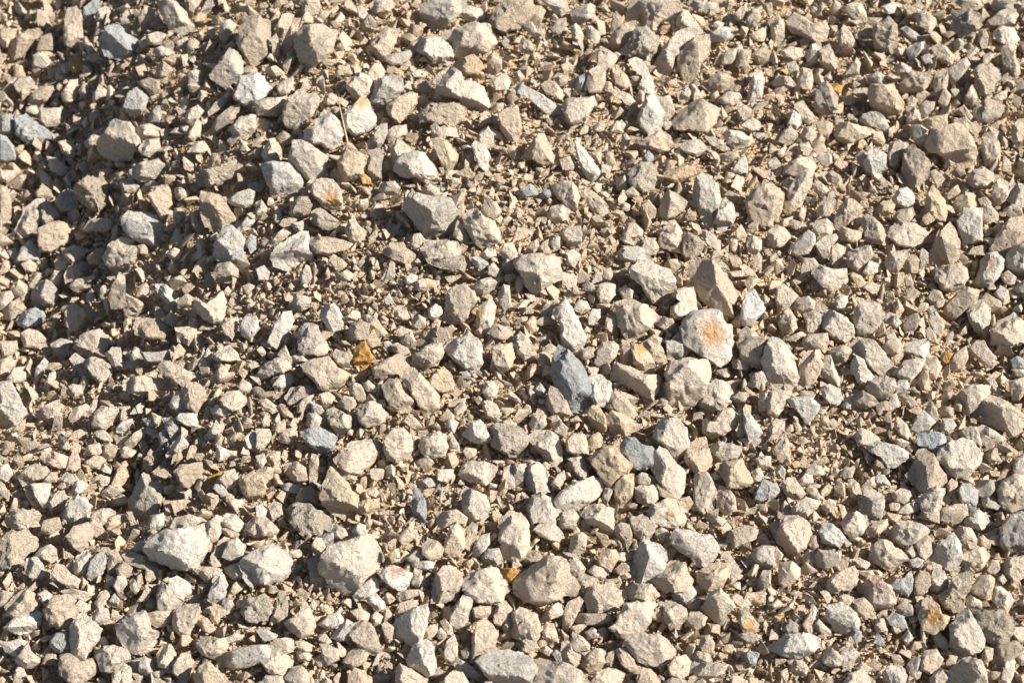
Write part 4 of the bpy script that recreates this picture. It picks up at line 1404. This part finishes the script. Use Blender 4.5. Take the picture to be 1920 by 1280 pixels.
def make_labels():
    lab = {}
    for i in chosen:
        s = stones[i]
        d, j = near_marks(i)[0]
        if s['star']:
            lab[i] = s['star'] + (' beside the ' if d < 130 else ' not far from the ') + stones[j]['star']
            continue
        base = f"{size_word(s)} {CNAME[s['code'][0]]} {shape_word(s)} stone"
        b = between(i)
        if b and b[0] < 330: lab[i] = f"{base} between the {stones[b[1]]['star']} and the {stones[b[2]]['star']}"
        else: lab[i] = base + (' beside the ' if d < 130 else ' not far from the ') + stones[j]['star']
        if len(lab[i].split()) > 16: lab[i] = base + ' beside the ' + stones[j]['star']
    seen = set()
    for i in chosen:                                   # look-alikes near one landmark: name the next landmark instead
        for d, j in near_marks(i)[1:4]:
            if lab[i] not in seen: break
            lab[i] = lab[i].split(' stone ')[0] + (' stone beside the ' if d < 130 else ' stone not far from the ') + stones[j]['star']
        seen.add(lab[i])
    return lab
labels = make_labels()

# ------------------------------------------------------------------ build: 300 largest singly, the rest into the gravel
gv, gf, gc, gm = [], [], [], []     # gravel: vertex blocks, face lists, colours, material slots
goff = 0
SLOTS = ['plain', 'streak', 'dust', 'rust', 'pink']
def add_gravel(V, F, colour, slot):
    global goff
    gv.append(V); gf.append((F, goff)); gc.append(rgba(colour, len(V))); gm.append((slot, len(F)))
    goff += len(V)

FR_HI = [1.0, 0.985, 0.955, 0.91, 0.85, 0.78, 0.70, 0.61, 0.52, 0.42, 0.31, 0.20, 0.09]
FR_LO = [1.0, 0.96, 0.84, 0.64, 0.36]
for i, s in enumerate(stones):
    r = np.random.default_rng(1000 + i)
    if i in chosen_set:
        P, W, F = stone_mesh_data(s, r, 56, FR_HI, 3)
        me = new_mesh('stone', W.tolist(), F, rgba(colour_of(s['code'], r), len(W)), [MAT[mat_for(s['code'], r)]], smooth_angle=R(24))
        sa = me.attributes.new('stain', 'FLOAT', 'POINT')
        sa.data.foreach_set('value', s['stain'].astype(np.float32))
        o = bpy.data.objects.new('stone', me)
        o.location = P
        col.objects.link(o)
        o['label'] = labels[i]
        o['category'] = 'stone'
        o['group'] = 'crushed limestone pieces on the heap'
    else:
        P, W, F = stone_mesh_data(s, r, 22, FR_LO, 2)
        add_gravel(W + P, F, colour_of(s['code'], r), SLOTS.index(mat_for(s['code'], r)))

# ------------------------------------------------------------------ small gravel between and below them
def hull_variant(r, npts, sub):
    bm = bmesh.new()
    ax = np.array([1.0, r.uniform(0.5, 0.95), r.uniform(0.28, 0.7)])
    p = r.normal(size=(npts, 3)); p /= np.linalg.norm(p, axis=1)[:, None]
    p *= r.uniform(0.75, 1.2, (npts, 1))
    for v in p * ax: bm.verts.new(v)
    res = bmesh.ops.convex_hull(bm, input=bm.verts)
    bmesh.ops.delete(bm, geom=[g for g in set(res['geom_interior'] + res['geom_unused']) if isinstance(g, bmesh.types.BMVert) and g.is_valid], context='VERTS')
    bmesh.ops.triangulate(bm, faces=bm.faces)
    if sub:
        bmesh.ops.bevel(bm, geom=bm.edges[:], offset=0.035, segments=1, affect='EDGES', profile=0.5, clamp_overlap=True)
        bmesh.ops.triangulate(bm, faces=bm.faces)
        off = Vector(r.uniform(-50, 50, 3))
        for v in bm.verts: v.co *= 1 + 0.08 * noise.noise(v.co * 2.2 + off)
    bmesh.ops.recalc_face_normals(bm, faces=bm.faces)
    bm.verts.index_update()
    V = np.array([v.co[:] for v in bm.verts]); F = np.array([[v.index for v in f.verts] for f in bm.faces])
    bm.free()
    return V, F
vr = np.random.default_rng(5)
VAR_HI = [hull_variant(vr, int(vr.integers(7, 12)), True) for _ in range(40)]
VAR_LO = [hull_variant(vr, int(vr.integers(6, 10)), False) for _ in range(40)]

def rand_rot(r, n, flat):
    """Random turns; the short axis stays near upright by 'flat'."""
    q = r.normal(size=(n, 4)); q /= np.linalg.norm(q, axis=1)[:, None]
    a = r.uniform(0, 2 * math.pi, n)
    up = np.column_stack([np.cos(a / 2), np.zeros(n), np.zeros(n), np.sin(a / 2)])
    q = np.where(np.sum(q * up, 1, keepdims=True) < 0, -q, q)
    q = flat * up + (1 - flat) * q; q /= np.linalg.norm(q, axis=1)[:, None]
    w_, x, y, z = q.T
    return np.stack([np.stack([1 - 2 * (y * y + z * z), 2 * (x * y - z * w_), 2 * (x * z + y * w_)], -1),
                     np.stack([2 * (x * y + z * w_), 1 - 2 * (x * x + z * z), 2 * (y * z - x * w_)], -1),
                     np.stack([2 * (x * z - y * w_), 2 * (y * z + x * w_), 1 - 2 * (x * x + y * y)], -1)], 1)

# occupancy of the ground, counted per 3-pixel cell of ground seen from the heap's front
X0, X1, Y0, Y1, CELL = -1202, 3121, -782, 2002, 3
NW, NH = (X1 - X0) // CELL, (Y1 - Y0) // CELL
def fill_poly(occ, pts):
    x = (pts[:, 0] - X0) / CELL; y = (pts[:, 1] - Y0) / CELL
    for row in range(max(0, int(y.min())), min(NH - 1, int(y.max())) + 1):
        yy = row + 0.5
        xs = []
        for a in range(len(x)):
            b = (a + 1) % len(x)
            if (y[a] <= yy) != (y[b] <= yy): xs.append(x[a] + (yy - y[a]) / (y[b] - y[a]) * (x[b] - x[a]))
        xs.sort()
        for a, b in zip(xs[::2], xs[1::2]): occ[row, max(0, int(a + 0.5)):max(0, int(b + 0.5))] = True
traced = np.zeros((NH, NW), bool)
for s in stones: fill_poly(traced, s['pts'])

RIM = [(math.cos(a), math.sin(a)) for a in np.arange(6) * math.pi / 3]
# patches where the heap has sorted itself into grit: place, radii in pixels of the photograph
GRIT = [(690, 500, 150, 90), (1500, 830, 160, 85), (1040, 240, 90, 80), (1010, 370, 150, 70), (560, 570, 150, 50), (840, 960, 170, 50), (1700, 860, 90, 60),
        (720, 560, 110, 60), (1600, 1190, 120, 60), (190, 690, 90, 60), (880, 700, 60, 60), (1100, 470, 90, 50), (600, 1100, 70, 40), (1240, 130, 90, 50)]
def in_grit(x, y):
    return any(((x - a) / c) ** 2 + ((y - b) / d) ** 2 < 1 for a, b, c, d in GRIT)
def darts(r, occ, size, n, region, allow, mark, grit=False):
    """Throw n stones of about this size (pixels); keep those that find room."""
    xa, xb, ya, yb = region
    px = r.uniform(xa, xb, n); py = r.uniform(ya, yb, n); sz = size * r.uniform(0.82, 1.22, n)
    keep = []
    occm = occ
    for i in range(n):
        cx = (px[i] - X0) / CELL; cy = (py[i] - Y0) / CELL; rr = sz[i] / CELL * 0.5
        ix, iy = int(cx), int(cy)
        if not (1 < ix < NW - 2 and 1 < iy < NH - 2) or occm[iy, ix]: continue
        hit = 0
        for a, b in RIM:
            jx, jy = int(cx + a * rr * 0.85), int(cy + b * rr * 0.85)
            if 0 <= jx < NW and 0 <= jy < NH and occm[jy, jx]: hit += 1
        if hit > allow or (grit and in_grit(px[i], py[i])): continue
        keep.append(i)
        m = max(rr * mark, 0.5)
        occm[max(0, int(cy - m)):int(cy + m) + 1, max(0, int(cx - m)):int(cx + m) + 1] = True
    return px[keep], py[keep], sz[keep]

CODES = np.array(list('cccccccctttttpckgccktcgt'))
def scatter(r, px, py, sz, lift, sink, variants, flat):
    if len(px) == 0: return
    mpp = TANH / 1920 * 2.75
    rad = sz * mpp * 0.56
    P, t = surf_pt(px, py, lift)
    P = P + np.array([0, 0, 1.0]) * (rad * sink)[:, None]
    M = rand_rot(r, len(px), flat)
    vi = r.integers(0, len(variants), len(px))
    codes = r.choice(CODES, len(px))
    for i in range(len(px)):
        V, F = variants[vi[i]]
        c = codes[i]
        if c == 'b' and r.random() < 0.5: c = 'g'
        colr = colour_of(c, r)
        colr = colr * np.array([1.0, 0.955, 0.89]) ** min(1.0, 24 / sz[i])      # clinging dust; the tint also paints warm shade into the gaps
        if sz[i] < 20 and r.random() < 0.0012: colr = np.array([0.62, 0.30, 0.06])
        add_gravel((V * (rad[i] * (t[i] / 2.75))) @ M[i].T + P[i], F, colr, 0 if c not in 'td' else int(r.random() < 0.3))

FRAME = (-60, 1980, -60, 1340)
ALL = (X0, X1, Y0, Y1)
r = np.random.default_rng(21)
# under layer, everywhere
occ = np.zeros((NH, NW), bool)
inframe = np.zeros((NH, NW), bool)
for size, n in ((34, 14000), (24, 22000), (16, 30000)):
    px, py, sz = darts(r, occ, size, n, ALL, 2, 0.62)
    scatter(r, px, py, sz, -0.006, 0.0, VAR_LO, 0.25)
# top layer outside the photograph's frame: the same sizes go on
occ = traced.copy()
fx0, fx1 = int((0 - X0) / CELL), int((1920 - X0) / CELL); fy0, fy1 = int((0 - Y0) / CELL), int((1280 - Y0) / CELL)
occ[fy0:fy1, fx0:fx1] = True
for size, n in ((82, 1500), (60, 5000), (44, 12000), (32, 26000), (24, 40000), (17, 40000)):
    px, py, sz = darts(r, occ, size, n, ALL, 2, 0.6)
    scatter(r, px, py, sz, r.uniform(-0.002, 0.005, len(px)), 0.15, VAR_HI if size > 40 else VAR_LO, 0.3)
# top layer inside it, between the traced stones
r = np.random.default_rng(33)
occ = traced.copy()
for size, n, var in ((38, 9000, VAR_HI), (30, 24000, VAR_HI), (24, 40000, VAR_HI), (18, 50000, VAR_HI), (13, 50000, VAR_LO)):
    px, py, sz = darts(r, occ, size, n, FRAME, 2 if size < 40 else 3, 0.56, grit=size > 28)
    scatter(r, px, py, sz, r.uniform(-0.002, 0.005, len(px)), 0.1, var, 0.3)
for gx, gy, gw, gh in GRIT:
    for size, k, var in ((27, 0.02, VAR_HI), (22, 0.05, VAR_HI), (17, 0.08, VAR_HI), (13, 0.09, VAR_LO)):
        px, py, sz = darts(r, occ, size, int(gw * gh * 4 * k), (gx - gw, gx + gw, gy - gh, gy + gh), 3, 0.5)
        scatter(r, px, py, sz, r.uniform(0.0, 0.004, len(px)), 0.15, var, 0.3)
# crumbs
for size, n in ((9, 26000), (6.5, 18000)):
    px, py, sz = darts(r, occ, size, n, FRAME, 3, 0.6)
    scatter(r, px, py, sz, 0.001, 0.3, VAR_LO, 0.0)
occ2 = traced.copy()
px = r.uniform(-40, 1960, 9000); py = r.uniform(-40, 1320, 9000); sz = r.uniform(4, 8, 9000)
ok = ~occ2[((py - Y0) / CELL).astype(int), ((px - X0) / CELL).astype(int)]
scatter(r, px[ok], py[ok], sz[ok], 0.003, 0.3, VAR_LO, 0.0)
n = 26000
px = r.uniform(-40, 1960, n); py = r.uniform(-40, 1320, n)
ok = ~occ2[((py - Y0) / CELL).astype(int), ((px - X0) / CELL).astype(int)]
scatter(r, px[ok], py[ok], r.uniform(3.5, 9, n)[ok], r.uniform(-0.005, 0.001, n)[ok], 0.2, VAR_LO, 0.0)

# join: one object for the gravel nobody could count
V = np.vstack(gv).astype(np.float32)
loops, starts, totals = [], [], []
pos = 0
mi = []
for (F, off), (slot, nfaces) in zip(gf, gm):
    if isinstance(F, np.ndarray):
        k = F.shape[1]
        loops.append((F + off).ravel()); totals.append(np.full(len(F), k))
    else:
        loops.append(np.array([v + off for f in F for v in f])); totals.append(np.array([len(f) for f in F]))
    mi.append(np.full(nfaces, slot))
loops = np.concatenate(loops).astype(np.int32); totals = np.concatenate(totals).astype(np.int32); mi = np.concatenate(mi).astype(np.int32)
starts = np.concatenate([[0], np.cumsum(totals)[:-1]]).astype(np.int32)
me = bpy.data.meshes.new('gravel')
me.vertices.add(len(V)); me.vertices.foreach_set('co', V.ravel())
me.loops.add(len(loops)); me.loops.foreach_set('vertex_index', loops)
me.polygons.add(len(totals)); me.polygons.foreach_set('loop_start', starts)
me.polygons.foreach_set('material_index', mi)
ca = me.attributes.new('stone_colour', 'FLOAT_COLOR', 'POINT')
ca.data.foreach_set('color', np.vstack(gc).ravel())
for k in SLOTS: me.materials.append(MAT[k])
me.update(calc_edges=True)
me.validate()
me.polygons.foreach_set('use_smooth', np.ones(len(totals), bool))
me.set_sharp_from_angle(angle=R(24))
go = bpy.data.objects.new('gravel', me)
col.objects.link(go)
go['kind'] = 'stuff'
go['label'] = 'small crushed limestone gravel and grit filling between the larger stones'
go['category'] = 'gravel'
print('gravel faces', len(totals), 'loops', len(loops))

# ------------------------------------------------------------------ a dry grass stalk caught between two white stones
def tube(name, pts, rad, parent, mat):
    pts = [Vector(p) for p in pts]
    V, F, n = [], [], 6
    for i, p in enumerate(pts):
        d = (pts[min(i + 1, len(pts) - 1)] - pts[max(i - 1, 0)]).normalized()
        a = d.orthogonal().normalized(); b = d.cross(a)
        rr = rad * (1 - 0.6 * i / (len(pts) - 1))
        for k in range(n): V.append(p + (a * math.cos(k * math.tau / n) + b * math.sin(k * math.tau / n)) * rr)
    for i in range(len(pts) - 1):
        for k in range(n): F.append((i * n + k, i * n + (k + 1) % n, (i + 1) * n + (k + 1) % n, (i + 1) * n + k))
    me = bpy.data.meshes.new(name); me.from_pydata([v[:] for v in V], [], F)
    me.polygons.foreach_set('use_smooth', [True] * len(F)); me.materials.append(mat)
    o = bpy.data.objects.new(name, me); col.objects.link(o); o.parent = parent
    return o
sm, st, sb = nodes_of('dry_straw')
sn = N(st, 'ShaderNodeTexNoise', Scale=300.0)
st.links.new(mix(st, (0.55, 0.42, 0.24, 1), (0.70, 0.60, 0.42, 1), sn.outputs[0]), sb.inputs['Base Color'])
sb.inputs['Roughness'].default_value = 0.7
base = surf_pt(np.array(652.0), np.array(268.0), 0.012)[0]
root = bpy.data.objects.new('grass_stalk', None); root.empty_display_size = 0.01
root.location = base; col.objects.link(root)
root['label'] = 'thin dry straw-coloured grass stalk beside the rust-tipped white stone'
root['category'] = 'grass stalk'
path = [surf_pt(np.array(652.0 - 4 * k), np.array(268.0 - 18 * k), 0.012 + 0.009 * k)[0] - base for k in range(5)]
tube('stem', path, 0.0011, root, sm)
for k in range(7):
    a = path[-1]; q = a + np.array([0.004 * (k - 3), 0.004 + 0.002 * (k % 3), 0.010 + 0.002 * (k % 2)])
    tube('awn', [a, (a + q) / 2 + np.array([0, 0, 0.001]), q], 0.0006, root, sm)
